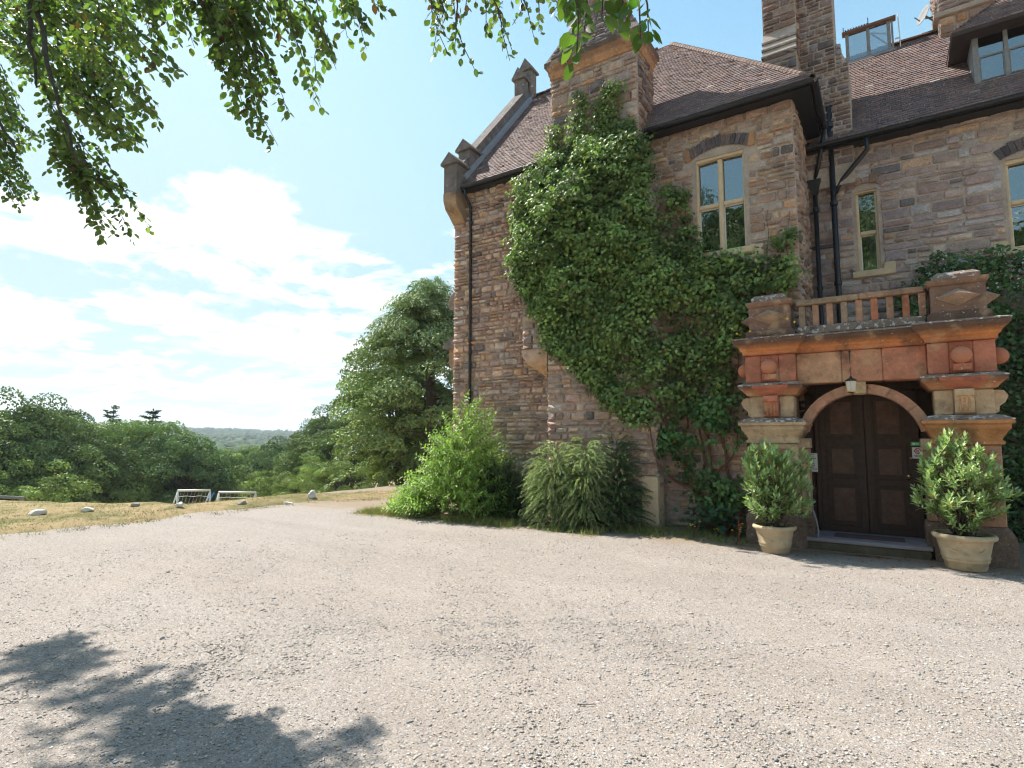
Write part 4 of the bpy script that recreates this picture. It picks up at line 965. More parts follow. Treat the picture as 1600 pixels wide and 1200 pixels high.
def voussoirs(win, x0, x1, zs, rise, th, n, yw, ends=True, cols=((.10, .085, .09), (.15, .115, .12), (.2, .14, .13))):
    r = random.Random(int(x0*100)); cx = (x0+x1)/2; hw = (x1-x0)/2; Rr = (hw*hw+rise*rise)/(2*rise); cz = zs+rise-Rr; a0 = math.asin(hw/Rr)
    for i in range(n):
        t0 = -a0+2*a0*i/n+.008; t1 = -a0+2*a0*(i+1)/n-.008; ro = Rr+th+r.uniform(-.02, .02)
        p_ = [(cx+Rr*math.sin(t0), cz+Rr*math.cos(t0)), (cx+Rr*math.sin(t1), cz+Rr*math.cos(t1)), (cx+ro*math.sin(t1), cz+ro*math.cos(t1)), (cx+ro*math.sin(t0), cz+ro*math.cos(t0))]
        b = Bag(); d = r.uniform(.02, .04); q_ = r.uniform(.85, 1.25); b.prism(p_, yw-d, yw+.05, tuple(k*q_ for k in r.choice(cols)), axis='y'); b.build('arch_stone', M['stone'], win)
    if ends:
        for s_, xx in ((-1, x0), (1, x1)):
            b = Bag(); p_ = [(xx, zs-.02), (xx+s_*.13, zs-.02), (xx+s_*.13, zs+.24), (xx+s_*.05, zs+.24)]
            b.prism(p_, yw-.035, yw+.04, (.46, .24, .12), axis='y'); b.build('springer_stone', M['porch'], win)
w1 = stone_window(W1, YF, 2, 6.06, 'buff stone cross window over the vine on the front wing', curtains=2)
voussoirs(w1, W1[0]-.03, W1[1]+.03, 7.04, .13, .21, 13, YF)
w2 = stone_window(W2, YR, 1, 5.62, 'narrow two-pane window with a pale curtain', head=.07, curtains=1)
voussoirs(w2, W2[0]-.05, W2[1]+.05, 6.5, .1, .17, 5, YR, False, cols=((.3, .21, .19), (.34, .22, .15)))
w3 = stone_window(W3, YR, 2, 5.72, 'two-light stone window cut by the right edge of the photo')
voussoirs(w3, W3[0]-.03, W3[1]+.03, 6.5, .12, .2, 12, YR, False)
# quoin stones beside the windows
for (x0, x1, z0, z1, yw) in ((W1[1]+.01, W1[1]+.24, 4.92, 5.2, YF), (W1[0]-.24, W1[0]-.01, 4.92, 5.15, YF), (W2[1]+.01, W2[1]+.2, 4.74, 4.98, YR), (W3[0]-.22, W3[0]-.01, 4.78, 5.05, YR)):
    b = Bag(); b.box((x0, yw-.04, z0), (x1, yw+.05, z1), bev=.015); b.build('sill_block', M['dressed'], house)
# --- gable coping, kneelers, finial
def gablet(x0, x1, y0, y1, zb, ze, zt, parent, name='kneeler'):
    b = Bag(); b.box((x0, y0, zb), (x1, y1, ze), (.3, .24, .2), .01); m_ = b.build(name, M['coping'], parent)
    ov = .06; xm = (x0+x1)/2
    b = Bag(); b.prism([(x0-ov, ze), (x1+ov, ze), (x1+ov, ze+.05), (xm, zt+.02), (x0-ov, ze+.05)], y0-ov, y1+ov, (.3, .26, .23), axis='y'); b.build('gablet_cap', M['coping'], m_)
    return m_
cope = Bag(); cw0, cw1 = -8.84, -8.48
d_ = Vector((0, RY-EY, RZ-EZ)).normalized(); nn_ = Vector((0, -d_.z, d_.y))
P0 = Vector((0, 10.75, 8.25)); P1 = Vector((0, 13.85, 11.9)); 
cope.prism([tuple((P0-nn_*.1).yz), tuple((P1-nn_*.1).yz), tuple((P1+nn_*.28).yz), tuple((P0+nn_*.28).yz)], cw0, cw1, (.3, .26, .23))
cope.prism([(13.85, 11.6), (17.4, 7.6), (17.4, 8.0), (13.95, 12.2)], cw0, cw1, (.3, .26, .23))
cp = cope.build('gable_coping', M['coping'], house)
b = Bag(); Q0 = Vector((0, 10.6, 8.03)); b.prism([tuple(Q0.yz), tuple((Q0+d_*4.9).yz), tuple((Q0+d_*4.9+nn_*.12).yz), tuple((Q0+nn_*.12).yz)], cw1+.002, -8.36); b.build('lead_flashing', M['lead'], house)
gablet(-8.80, -8.40, 10.24, 10.66, 7.62, 8.34, 8.62, house)
gablet(-8.80, -8.42, 10.8, 11.2, 8.2, 8.94, 9.22, house)
gablet(-8.82, -8.5, 13.45, 13.72, 11.7, 12.35, 12.7, house, "apex_finial")
gablet(-8.83, -8.49, 13.85, 14.2, 11.7, 12.85, 13.22, house, "apex_finial")
b = Bag(); b.prism([(10.22, 7.62), (10.22, 7.45), (10.3, 7.25), (10.45, 7.12), (10.62, 6.95), (10.9, 6.95), (10.9, 7.62)], -8.79, -8.41, (.36, .23, .14)); b.build('kneeler_corbel', M['porch'], house)
# bits showing past the left corner
b = Bag(); b.add([(-8.85, 10.95, 4.35), (-8.85, 12.2, 4.35), (-9.3, 12.3, 3.98), (-9.3, 10.85, 3.98), (-8.85, 10.95, 3.9), (-8.85, 12.2, 3.9), (-9.3, 12.3, 3.9), (-9.3, 10.85, 3.9)], [(0, 1, 2, 3), (3, 2, 6, 7), (0, 3, 7, 4), (1, 5, 6, 2), (4, 7, 6, 5)], (.3, .27, .24)); o = b.build('oriel_roof', M['coping'], house)
b = Bag(); b.prism([(-8.83, 2.9), (-9.2, 3.5), (-9.2, 3.9), (-8.83, 3.9)], 11.0, 12.1, (.42, .26, .15), axis='y'); b.build('oriel_corbel', M['porch'], house)
def dish(loc, n, r_, lab):
    n = Vector(n).normalized(); e = empty('satellite_dish', loc, lab, 'satellite dish'); a = n.cross(Z_).normalized(); c_ = n.cross(a); b = Bag(); v = []
    for sgn in (0, .008):
        for k, q in ((0, 0), (.5, .04), (.85, .115), (1, .16)):
            for i in range(20): t_ = i*math.pi/10; v.append(Vector(loc)+(a*math.cos(t_)+c_*math.sin(t_))*r_*max(k, .01)+n*(q*r_-sgn))
    f = [(s_*80+j*20+i, s_*80+j*20+(i+1) % 20, s_*80+(j+1)*20+(i+1) % 20, s_*80+(j+1)*20+i) for s_ in (0, 1) for j in range(3) for i in range(20)]
    f += [(60+i, 60+(i+1) % 20, 140+(i+1) % 20, 140+i) for i in range(20)]
    b.add(v, f); b.build('reflector', M['woodgrey'], e, smooth=True)
    b = Bag(); b.tube([Vector(loc)-n*.25-Z_*.1, Vector(loc)], .02, 6); b.tube([Vector(loc)-Z_*r_*.8+n*.1, Vector(loc)+n*r_*1.1-Z_*.1], .012, 5); b.build('bracket_arm', M['woodgrey'], e)
dish((-9.13, 11.1, 5.15), (-.9, -.25, .35), .24, 'grey satellite dish edge-on past the left corner of the house')
dish((1.18, 14.9, 11.05), (-.9, -.5, .3), .2, 'small white satellite dish on the chimney at the upper right')
b = Bag(); b.tube([(-9.13, 11.1, 5.0), (-8.78, 11.15, 4.95)], .015, 6); b.build('dish_mount', M['iron'], house)
b = Bag(); b.tube([(1.2, 14.95, 11.0), (1.42, 15.0, 11.0)], .015, 6); b.build('dish_mount', M['iron'], house)
# glazed roof lantern with cresting
e = empty('roof_lantern', (.13, 14.8, 10.2), None, None); e.parent = house; e.location = Vector(e.location)-WLOC[house.name]
e['label'] = 'glazed roof lantern with iron cresting, sky showing through'
x0, x1, y0, y1, z0, z1 = -.34, .60, 14.88, 15.3, 10.47, 11.2
b = Bag(); b.box((x0-.04, y0-.05, 10.3), (x1+.04, y0+.08, z0)); b.build('lead_apron', M['lead'], e)
b = Bag(); b.box((x0, y0, z0+.001), (x1, y0+.06, z0+.06)); b.build('lantern_sill', M['woodgrey'], e)
for xx in (x0, x0+.42, x1-.12): b = Bag(); b.box((xx, y0, z0+.062), (xx+.07, y0+.06, z1)); b.build('lantern_post', M['woodgrey'], e)
b = Bag(); b.box((x1-.04, y0+.002, z0+.062), (x1, y0+.06, z1)); b.build('lantern_post', M['woodgrey'], e)
for xa, xb in ((x0+.07, x0+.42), (x0+.49, x1-.12)): b = Bag(); b.box((xa, y0+.027, z0+.06), (xb, y0+.033, z1)); b.build('pane', M['glass'], e)
M['redwood'] = mat('red_brown_timber', (.2, .1, .065), rough=.7)
b = Bag(); b.box((x0-.06, y0-.05, z1+.001), (x1+.06, y0+.1, z1+.06)); b.build('lantern_beam', M['redwood'], e)
b = Bag(); b.tube([(x0+.5, y0+.12, z1-.08), (x1-.1, y0+.25, z0+.3)], .02, 6); b.tube([(x0+.5, y0+.12, z1-.08), (x1-.1, y0+.3, z1-.12)], .018, 6); b.build('lantern_brace', M['white'], e)
b = Bag()
for i in range(9): b.box((x0+.0+i*.055, y0-.01, z1+.09), (x0+.028+i*.055, y0+.01, z1+.115))
b.tube([(x0-.03, y0, z1+.08), (x0+.5, y0, z1+.08)], .008, 4); b.tube([(x0-.03, y0, z1+.07), (x0-.03, y0, z1+.2)], .01, 5); b.tube([(x0+.47, y0, z1+.07), (x0+.47, y0, z1+.24)], .01, 5); b.build('iron_cresting', M['iron'], e)
b = Bag(); b.tube([(x1+.1, y0, z1+.1), (x1+.12, y0, z0-.1)], .012, 6); b.box((x1+.02, y0-.01, z1-.5), (x1+.12, y0+.01, z1-.47)); b.build('vent_pipe', M['white'], e)
# dormer
e = empty('dormer', (2.3, 12.8, 8.05), None, None); e.parent = house; e.location = Vector(e.location)-WLOC[house.name]
e['label'] = 'tiled dormer with timber casements at the upper right edge'
x0, x1, y0, z0, z1 = 1.68, 3.1, 12.84, 8.1, 9.08
for (a, c_) in ((x0, x0+.09), (x0+.44, x0+.5), (x0+.86, x0+.94), (x1-.09, x1)): b = Bag(); b.box((a, y0, z0), (c_, y0+.08, z1)); b.build('dormer_post', M['woodgrey'], e)
b = Bag(); b.box((x0-.03, y0-.05, z0-.07), (x1+.03, y0+.1, z0-.001)); b.build('sill', M['woodgrey'], e)
b = Bag(); b.box((x0, y0+.002, z1+.001), (x1, y0+.08, z1+.08)); b.build('dormer_head', M['woodgrey'], e)
for a, c_ in ((x0+.09, x0+.44), (x0+.5, x0+.86), (x0+.94, x1-.09)):
    b = Bag(); b.box((a, y0+.04, z0), (c_, y0+.046, z1)); b.build('pane', M['glass'], e)
    b = Bag(); b.box((a, y0+.02, z0+.5), (c_, y0+.039, z0+.53)); b.box((a, y0+.02, z0), (a+.02, y0+.039, z0+.499)); b.box((c_-.02, y0+.02, z0), (c_, y0+.039, z0+.499)); b.build('glazing_bar', M['woodgrey'], e)
b = Bag(); b.add([(x0, y0+.08, z0-.1), (x0, y0+.08, z1), (x0, y0+.95, z1), (x0+.04, y0+.08, z0-.1), (x0+.04, y0+.08, z1), (x0+.04, y0+.95, z1)], [(0, 1, 2), (3, 5, 4), (0, 3, 4, 1), (1, 4, 5, 2), (0, 2, 5, 3)]); b.build('dormer_cheek', M['lead'], e)
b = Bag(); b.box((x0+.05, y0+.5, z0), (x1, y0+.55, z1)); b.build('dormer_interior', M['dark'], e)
dx0, dx1, dy, dze = x0-.3, x1+.3, y0-.28, z1-.02; dm = (dx0+dx1)/2; rise = .95
b = Bag(); b.add([(dx0, dy, dze), (dx1, dy, dze), (dm+.1, dy+.9, dze+rise), (dm-.1, dy+.9, dze+rise), (dx0, dy+1.2, dze), (dx1, dy+1.2, dze), (dm, dy+2, dze+rise),
                  (dx0, dy, dze-.07), (dx1, dy, dze-.07), (dx0, dy+1.2, dze-.07), (dx1, dy+1.2, dze-.07)],
                 [(0, 1, 2, 3), (0, 3, 6, 4), (1, 5, 6, 2), (0, 7, 8, 1), (0, 4, 9, 7), (1, 8, 10, 5), (7, 9, 10, 8)], (.12, .08, .07))
dr = b.build('dormer_roof', bpy.data.materials['roof_underlay'], e)
fl = math.hypot(.9, rise); half = (dx1-dx0)/2-.1
tiles((0, dy, dze), X_, (0, .9, rise), (0, -rise, .9), fl, lambda v: dx0+half*v/fl, lambda v: dx1-half*v/fl, 7)
sl2 = math.hypot(half, rise)
tiles((dx0, 0, dze), Y_, (half, 0, rise), (-rise, 0, half), sl2, lambda v: dy+.9*v/sl2, lambda v: dy+1.2+.6*v/sl2, 8)
v_ = np.array(TV); L0 = np.array(WLOC[e.name]); me = bpy.data.meshes.new('roof_tiles'); me.from_pydata((v_-L0).tolist(), [], [tuple(dict.fromkeys(f)) for f in TF])
ca = me.color_attributes.new('Col', 'FLOAT_COLOR', 'POINT'); ca.data.foreach_set('color', np.c_[np.array(TC, dtype=np.float32), np.ones(len(v_), dtype=np.float32)].ravel()); me.materials.append(M['tile'])
tag(link_mesh('dormer_tiles', me, e, WLOC[e.name]), kind='stuff'); TV, TF, TC = [], [], []

# --- stones: the 300 that show largest are objects of their own, the rest one joined piece
def ivy_hide(c): return (-6.4 < c.x < -3.6 and 3.3 < c.z < 7.6 and c.y < 10.6)
rank = []
for i, s_ in enumerate(STONES):
    px, py, z = proj(s_[4])
    if z < 0 or not (-10 < px < 1610 and -10 < py < 1210) or ivy_hide(s_[4]): continue
    vdir = (s_[4]-Vector((0, 0, CAM_Z))).normalized(); fc = -vdir.dot(s_[6])
    if fc < .12 or (s_[4].y > 12.5 and s_[4].z < 4.4 and s_[4].x < 1.3): continue
    rank.append((-s_[5]*fc/z/z, i))
rank.sort(); own = set(i for _, i in rank[:298])
rest = Bag()
for i, (par, P, f, c, ctr, ar, N, a, h_) in enumerate(STONES):
    if i in own:
        b = Bag(); b.add(P, f, c); me = b.mesh('stone', M['stone'], ctr); link_mesh('stone', me, par, ctr)
    else: rest.add(P, f, c)
tag(rest.build('stonework', M['stone'], house, fix=False), kind='stuff')

# ================================================================== THE PORCH
porch = empty('stone_porch', (-.3, 9.8, 0), 'carved red sandstone entrance porch with balustrade, stone balls and round arch', 'porch')
RED, RED2, BUFF, BRN, ORG = (.50, .19, .115), (.45, .155, .09), (.56, .40, .25), (.17, .10, .072), (.52, .24, .10)
def wear(o, cuts=2, amp=.006, seed=1):
    """subdivide a block and knock its faces and arrises slightly out of true"""
    import bmesh
    bm = bmesh.new(); bm.from_mesh(o.data); L = max((e_.calc_length() for e_ in bm.edges), default=1)
    for _ in range(cuts):
        ed = [e_ for e_ in bm.edges if e_.calc_length() > .09]
        if not ed or len(bm.faces) > 2500: break
        bmesh.ops.subdivide_edges(bm, edges=ed, cuts=1, use_grid_fill=True)
    from mathutils import noise
    for v in bm.verts:
        p_ = Vector(v.co)*7+Vector((seed, 0, 0)); q = Vector(v.co)*23
        v.co += (noise.noise_vector(p_)*amp+noise.noise_vector(q)*amp*.45)
    bm.normal_update(); bm.to_mesh(o.data); bm.free(); return o
def blk(name, a, c_, col, m='porch', bev=.012, parent=porch, wr=True, amp=.005):
    b = Bag(); b.box(a, c_, col, bev); o = b.build(name, M[m], parent)
    if wr: wear(o, 2, amp, a[0])
    return o
def zcol(b, stops):
    """vertex colours of a moulded stone by the bed it lies in: sooty weathered top beds, clean orange lower ones"""
    for i, v in enumerate(b.v):
        z = v[2]; k = 0
        while k < len(stops)-2 and z > stops[k+1][0]: k += 1
        (z0, c0), (z1, c1) = stops[k], stops[k+1]; t_ = min(1, max(0, (z-z0)/(z1-z0))); b.c[i] = tuple(p_+(q_-p_)*t_ for p_, q_ in zip(c0, c1))
SOOT = (.11, .072, .052)
CORN = [(3.0, (.50, .18, .09)), (3.06, (.66, .25, .09)), (3.10, (.62, .23, .08)), (3.15, (.19, .10, .065)), (3.26, SOOT)]
CAPT = [(1.58, (.56, .34, .18)), (1.70, (.60, .29, .13)), (1.80, (.54, .2, .09)), (1.87, (.34, .13, .07)), (1.92, SOOT)]
UPC = [(2.33, (.42, .24, .13)), (2.42, (.50, .19, .08)), (2.46, (.2, .1, .07)), (2.5, SOOT)]
def mould(name, rect, prof, col, m='porch', parent=porch, amp=.005):
    b = Bag(); sq(b, rect, prof, col if isinstance(col, tuple) else (.4, .2, .1))
    if isinstance(col, list): zcol(b, col)
    return wear(b.build(name, M[m], parent), 2, amp, rect[0])
YP = 9.8
PIERS = [(-1.86, -1.16), (.56, 1.26)]
for side, (x0, x1) in enumerate(PIERS):
    s_ = -1 if side == 0 else 1; rect = (x0, x1, YP, YP+.72); xm = (x0+x1)/2
    k = .05
    mould('plinth_block', (x0-k, x1+k, YP-k, YP+.77), [(.03, -.1), (.03, .40), (0, .46), (-.05, .50)], (.24, .17, .13), 'plinth', amp=.02)
    col = BUFF if side == 0 else (.42, .24, .15)
    blk('pier_shaft_stone', (x0, YP, .50), (x1, YP+.72, .86), col, amp=.008); blk('pier_shaft_stone', (x0+.003, YP+.004, .865), (x1-.002, YP+.72, 1.23), RED if side else col); blk('pier_shaft_stone', (x0, YP, 1.235), (x1, YP+.72, 1.58), col)
    blk('pier_panel', (x0+.12, YP-.025, .6), (x1-.12, YP-.002, 1.5), RED2)
    mould('capital', rect, [(.0, 1.582), (.035, 1.59), (.04, 1.625), (.015, 1.645), (.02, 1.67), (.07, 1.76), (.10, 1.80), (.105, 1.85), (.14, 1.87), (.14, 1.915)], ORG if side else BUFF)
    mould('ledge', rect, [(.145, 1.917), (.145, 1.93), (.05, 1.975), (.0, 1.985)], (.3, .25, .2), 'lichen_stone')
    for i, (a, c_) in enumerate(((x0+.03, xm-.11), (xm+.11, x1-.03))): blk('upper_block', (a, YP+.03, 1.987), (c_, YP+.7, 2.335), BUFF, amp=.01)
    blk('upper_block', (xm-.108, YP+.03, 1.987), (xm+.108, YP+.7, 2.335), BUFF)
    b = Bag(); pr = [(YP+.03, 2.335), (YP-.10, 2.335), (YP-.115, 2.29), (YP-.10, 2.25), (YP-.06, 2.235), (YP-.055, 2.1), (YP-.03, 2.02), (YP+.03, 1.99)]
    b.prism(pr, xm-.105, xm+.105, RED if side == 0 else BUFF); wear(b.build('console_bracket', M['porch'], porch), 1, .004)
    for q in (-.05, 0, .05): b = Bag(); b.box((xm+q-.012, YP-.066, 2.03), (xm+q+.012, YP-.045, 2.22), ORG, .006); b.build('bracket_flute', M['porch'], porch)
    # scroll ear on the outer side
    b = Bag(); ex = x0+.03 if side == 0 else x1-.03; pts = [(ex, 2.0), (ex+s_*.05, 2.02), (ex+s_*.06, 2.1), (ex+s_*.12, 2.15), (ex+s_*.16, 2.24), (ex+s_*.12, 2.31), (ex+s_*.05, 2.32), (ex, 2.32)]
    b.prism(pts, YP+.12, YP+.32, BUFF, axis='y'); wear(b.build('scroll_ear', M['porch'], porch), 1, .004)
    mould('upper_cornice', rect, [(-.02, 2.337), (.01, 2.35), (.03, 2.38), (.09, 2.44), (.115, 2.46), (.12, 2.50)], UPC)
    b = Bag(); sq(b, (xm-.16, xm+.16, YP-.02, YP+.2), [(.0, 2.34), (.02, 2.37), (.075, 2.44), (.10, 2.46), (.105, 2.50)], RED2); wear(b.build('cornice_break', M['porch'], porch), 1, .003)
    mould('ledge', rect, [(.125, 2.502), (.125, 2.52), (.04, 2.55), (-.01, 2.555)], (.2, .17, .16), 'lichen_stone')
    for a, c_, cc in ((x0-.02, xm-.13, RED), (xm-.128, xm+.128, RED2), (xm+.13, x1+.02, RED)): blk('frieze_block', (a, YP-.01, 2.557), (c_, YP+.7, 3.0), cc)
    b = Bag(); b.prism([(YP-.01, 2.56), (YP-.1, 2.6), (YP-.11, 2.68), (YP-.01, 2.7)], xm-.1, xm+.1, RED2); wear(b.build('ball_corbel', M['porch'], porch), 1, .003)
    import bmesh
    for (bx, by) in ((xm, YP-.085), (x0-.085 if side == 0 else x1+.085, YP+.34)):
        bm = bmesh.new(); bmesh.ops.create_icosphere(bm, subdivisions=4, radius=.118)
        cl_ = bm.verts.layers.float_color.new('Col')
        for v in bm.verts: v[cl_] = (.43, .16, .085, 1)
        me = bpy.data.meshes.new('stone_ball'); bm.to_mesh(me); bm.free(); me.materials.append(M['ball']); me.polygons.foreach_set('use_smooth', [True]*len(me.polygons))
        o = link_mesh('stone_ball', me, porch, (bx, by, 2.80)); wear(o, 0, .003)
    # cornice break, pedestal
    mould('cornice', (x0-.03, x1+.03, YP-.03, YP+.75), [(.0, 3.002), (.02, 3.01), (.02, 3.06), (.05, 3.08), (.06, 3.12), (.13, 3.18), (.15, 3.2), (.155, 3.25)], CORN)
    mould('ledge', (x0-.03, x1+.03, YP-.03, YP+.75), [(.158, 3.252), (.158, 3.27), (.02, 3.30), (-.02, 3.302)], (.4, .35, .3), 'lichen_stone')
    pr = (x0+.06, x1-.03, YP+.02, YP+.66)
    mould('pedestal_base', pr, [(.05, 3.303), (.05, 3.39), (.0, 3.43)], BRN); mould('pedestal', pr, [(0, 3.432), (0, 3.80)], (.24, .14, .10))
    mould('pedestal_cap', pr, [(0, 3.802), (.02, 3.81), (.04, 3.84), (.045, 3.885)], (.26, .15, .1)); mould('pedestal_top', (pr[0]+.07, pr[1]-.07, pr[2]+.07, pr[3]-.07), [(.02, 3.887), (.03, 3.9), (.03, 3.96), (-.03, 4.01)], (.42, .3, .22), 'lichen_stone')
    px = (pr[0]+pr[1])/2
    for fr in (0, 1):
        if fr == 0: c0 = Vector((px, pr[2]-.001, 3.63)); U_, N_ = X_, -Y_
        else:
            c0 = Vector((pr[0]-.001 if side == 0 else pr[1]+.001, (pr[2]+pr[3])/2, 3.63)); U_, N_ = Y_, X_*s_
        b = Bag(); b.add([c0-U_*.26, c0-Z_*.13, c0+U_*.26, c0+Z_*.12, c0+N_*.19+Z_*.02], [(0, 1, 4), (1, 2, 4), (2, 3, 4), (3, 0, 4), (0, 3, 2, 1)], (.36, .24, .17))
        b.build('diamond_boss', M['porch'], porch)
# middle entablature
for a, c_, cc in ((-1.138, -.52, (.56, .31, .18)), (-.517, .0, (.52, .24, .14)), (.003, .538, (.54, .22, .13))):
    blk('architrave_block', (a, YP+.12, 2.52), (c_, YP+.55, 3.0), cc)
for a, c_ in ((-1.128, -.74), (-.737, .0), (.003, .527)):
    b = Bag(); b.prism([(YP+.12, 3.002), (YP+.09, 3.01), (YP+.09, 3.06), (YP+.06, 3.08), (YP+.05, 3.12), (YP-.02, 3.18), (YP-.04, 3.2), (YP-.045, 3.243), (YP+.5, 3.243), (YP+.5, 3.002)], a, c_, (.45, .21, .1)); zcol(b, CORN)
    wear(b.build('cornice', M['porch'], porch), 2, .005)
b = Bag(); b.prism([(YP-.05, 3.245), (YP-.05, 3.265), (YP+.08, 3.29), (YP+.5, 3.295), (YP+.5, 3.245)], -1.1, .5, (.3, .25, .22)); wear(b.build('ledge', M['lichen_stone'], porch), 3, .006)
blk('balustrade_base', (-1.10, YP+.13, 3.303), (.56, YP+.37, 3.43), (.12, .09, .08), 'lichen_stone')
for i in range(9):
    x = -1.035+i*.196; blk('baluster', (x-.045, YP+.18, 3.432), (x+.045, YP+.31, 3.775), [(.36, .25, .17), (.40, .22, .14), (.46, .18, .10)][(0, 1, 1, 0, 1, 2, 1, 2, 1)[i]], bev=.008, amp=.003)
blk('balustrade_rail', (-1.11, YP+.15, 3.777), (-.25, YP+.35, 3.865), (.33, .23, .15)); blk('balustrade_rail', (-.247, YP+.15, 3.777), (.56, YP+.35, 3.865), (.33, .2, .13))
# arch ring
cx, cz, ri, ro = -.30, 1.60, .745, .885
angs = [12, 38, 64, 83, 97, 116, 142, 168]
for i in range(7):
    t0, t1 = R(angs[i]+.25), R(angs[i+1]-.25); n_ = 7; pp = []
    for q in range(n_+1): t_ = t0+(t1-t0)*q/n_; pp.append((cx+ri*math.cos(t_), cz+ri*math.sin(t_)))
    for q in range(n_, -1, -1): t_ = t0+(t1-t0)*q/n_; pp.append((cx+ro*math.cos(t_), cz+ro*math.sin(t_)))
    b = Bag(); b.prism(pp, YP+.22, YP+.50, [(.50, .27, .17), (.46, .23, .145)][i % 2], axis='y'); wear(b.build('arch_voussoir', M['porch'], porch), 1, .003)
b = Bag(); b.prism([(YP+.14, 2.515), (YP+.15, 2.34), (YP+.22, 2.32), (YP+.3, 2.515)], -.38, -.22, (.5, .36, .2)); wear(b.build('keystone', M['porch'], porch), 1, .003)
for (x0, x1) in ((-1.16, -1.03), (.43, .56)):
    blk('jamb_shaft', (x0, YP+.2, .5), (x1, YP+.52, 1.50), BUFF if x0 < 0 else (.36, .2, .13)); blk('jamb_impost', (x0-.02, YP+.17, 1.502), (x1+.02, YP+.55, 1.66), BUFF); blk('jamb_base', (x0-.03, YP+.12, -.05), (x1+.03, YP+.55, .498), (.22, .16, .12), 'plinth', amp=.014)
# porch body
blk('porch_roof_slab', (-1.82, YP+.55, 3.005), (1.22, YR, 3.25), (.3, .2, .15), wr=False)
for x0, x1 in ((-1.86, -1.22), (.62, 1.26)): blk('porch_side_wall', (x0, YP+.722, -.1), (x1, YR, 3.0), (.13, .09, .07), 'plaster', wr=False)
blk('porch_floor', (-1.22, YP+.56, -.1), (.62, YR, .16), (.3, .25, .25), 'step', wr=False)
b = Bag(); b.box((-1.10, YP-.04, .115), (.46, YP+.56, .165), (.3, .3, .3), .008); wear(b.build('step_slab', M['step'], porch), 3, .004)
blk('step_riser', (-1.08, YP-.02, -.05), (.44, YP+.4, .113), (.1, .1, .1), 'stepside')
# oak screen and double door
DY = YP+.82
blk('door_screen', (-1.218, DY+.03, 2.42), (.618, DY+.12, 3.0), (.1, .1, .1), 'wood', wr=False)
for x0, x1 in ((-1.218, -1.0), (.42, .618)):
    blk('side_panel', (x0, DY+.05, .16), (x1, DY+.12, 2.418), (.1, .1, .1), 'wood', wr=False)
for x0 in (-1.0, .35): blk('door_post', (x0, DY, .16), (x0+.07, DY+.12, 2.418), (.1, .1, .1), 'wood', wr=False)
for x0, x1 in ((-.93, -.293), (-.287, .35)):
    d = blk('door_leaf', (x0, DY+.04, .165), (x1, DY+.09, 2.415), (.1, .1, .1), 'wood', bev=.004, wr=False)
    for z0, z1 in ((.27, .93), (1.02, 1.56), (1.66, 2.32)):
        a0, a1 = x0+.10, x1-.10
        for (p0, p1, q0, q1) in ((a0, a1, z0, z0+.025), (a0, a1, z1-.025, z1), (a0, a0+.025, z0+.026, z1-.026), (a1-.025, a1, z0+.026, z1-.026)):
            b = Bag(); b.box((p0, DY+.022, q0), (p1, DY+.039, q1), bev=.005); b.build('panel_moulding', M['wood'], d)
        b = Bag(); b.box((a0+.07, DY+.028, z0+.07), (a1-.07, DY+.039, z1-.07), bev=.008); b.build('door_panel', M['doorpanel'], d)
b = Bag(); b.lathe([(.001, 0), (.03, .005), (.034, .02), (.02, .035), (.012, .05)], (0, 0, 0), 16); me = b.mesh('door_knob', M['brass'], smooth=True)
o = link_mesh('door_knob', me, porch, (.26, DY+.0, 1.08)); o.rotation_euler.x = R(-90)
b = Bag(); b.lathe([(.001, 0), (.016, .004), (.018, .012), (.001, .014)], (0, 0, 0), 12); o = link_mesh('door_lock', b.mesh('door_lock', M['brass'], smooth=True), porch, (.30, DY+.03, 1.36)); o.rotation_euler.x = R(90)
blk('wall_bench', (-1.215, YP+.62, .75), (-1.0, DY-.02, .86), (.1, .1, .1), 'wood', wr=False)
# notices
e = empty('notice_board', (-1.06, YP+.60, 1.12), 'white notice with small black print on the left inside the porch arch', 'notice')
b = Bag(); b.box((-1.16, YP+.60, 1.12), (-.95, YP+.612, 1.42), bev=.003); b.build('notice_sheet', M['paper'], e)
b = Bag(); rl = random.Random(4)
for i in range(9):                         # the print is too small to read: short ragged strokes, one row per line
    z_ = 1.39-i*.029; x_ = -1.14+rl.uniform(0, .02)
    while x_ < -.985+rl.uniform(-.03, .01): L_ = rl.uniform(.008, .026); b.box((x_, YP+.5975, z_), (x_+L_, YP+.5995, z_+.011)); x_ += L_+.007
b.build('printed_lines', M['ink'], e)
b = Bag(); b.tube([(-1.055, YP+.606, 1.42), (-1.055, YP+.606, 1.45)], .02, 8); b.build('hanging_hook', M['iron'], e)
e = empty('fire_notice', (.47, YP+.62, 1.5), 'small green safety sign on the right inside the porch arch', 'sign')
b = Bag(); b.box((.30, YP+.62, 1.55), (.45, YP+.63, 1.61), bev=.003); b.build('sign_plate', M['green'], e)
b = Bag(); b.box((.32, YP+.615, 1.565), (.35, YP+.619, 1.595)); b.prism([(.36, 1.57), (.42, 1.58), (.36, 1.59)], YP+.615, YP+.619, axis='y'); b.build('sign_symbol', M['white'], e)
e = empty('no_smoking_sign', (.47, YP+.62, 1.3), 'white sheet with a red no-smoking ring under the green sign', 'sign')
b = Bag(); b.box((.31, YP+.62, 1.36), (.445, YP+.63, 1.53), bev=.003); b.build('sign_plate', M['paper'], e)
b = Bag(); n_ = 28; v = []
for q in (.030, .042):
    for yy in (YP+.616, YP+.6195):
        for i in range(n_): t_ = 2*math.pi*i/n_; v.append((.378+q*math.cos(t_), yy, 1.475+q*math.sin(t_)))
f = []
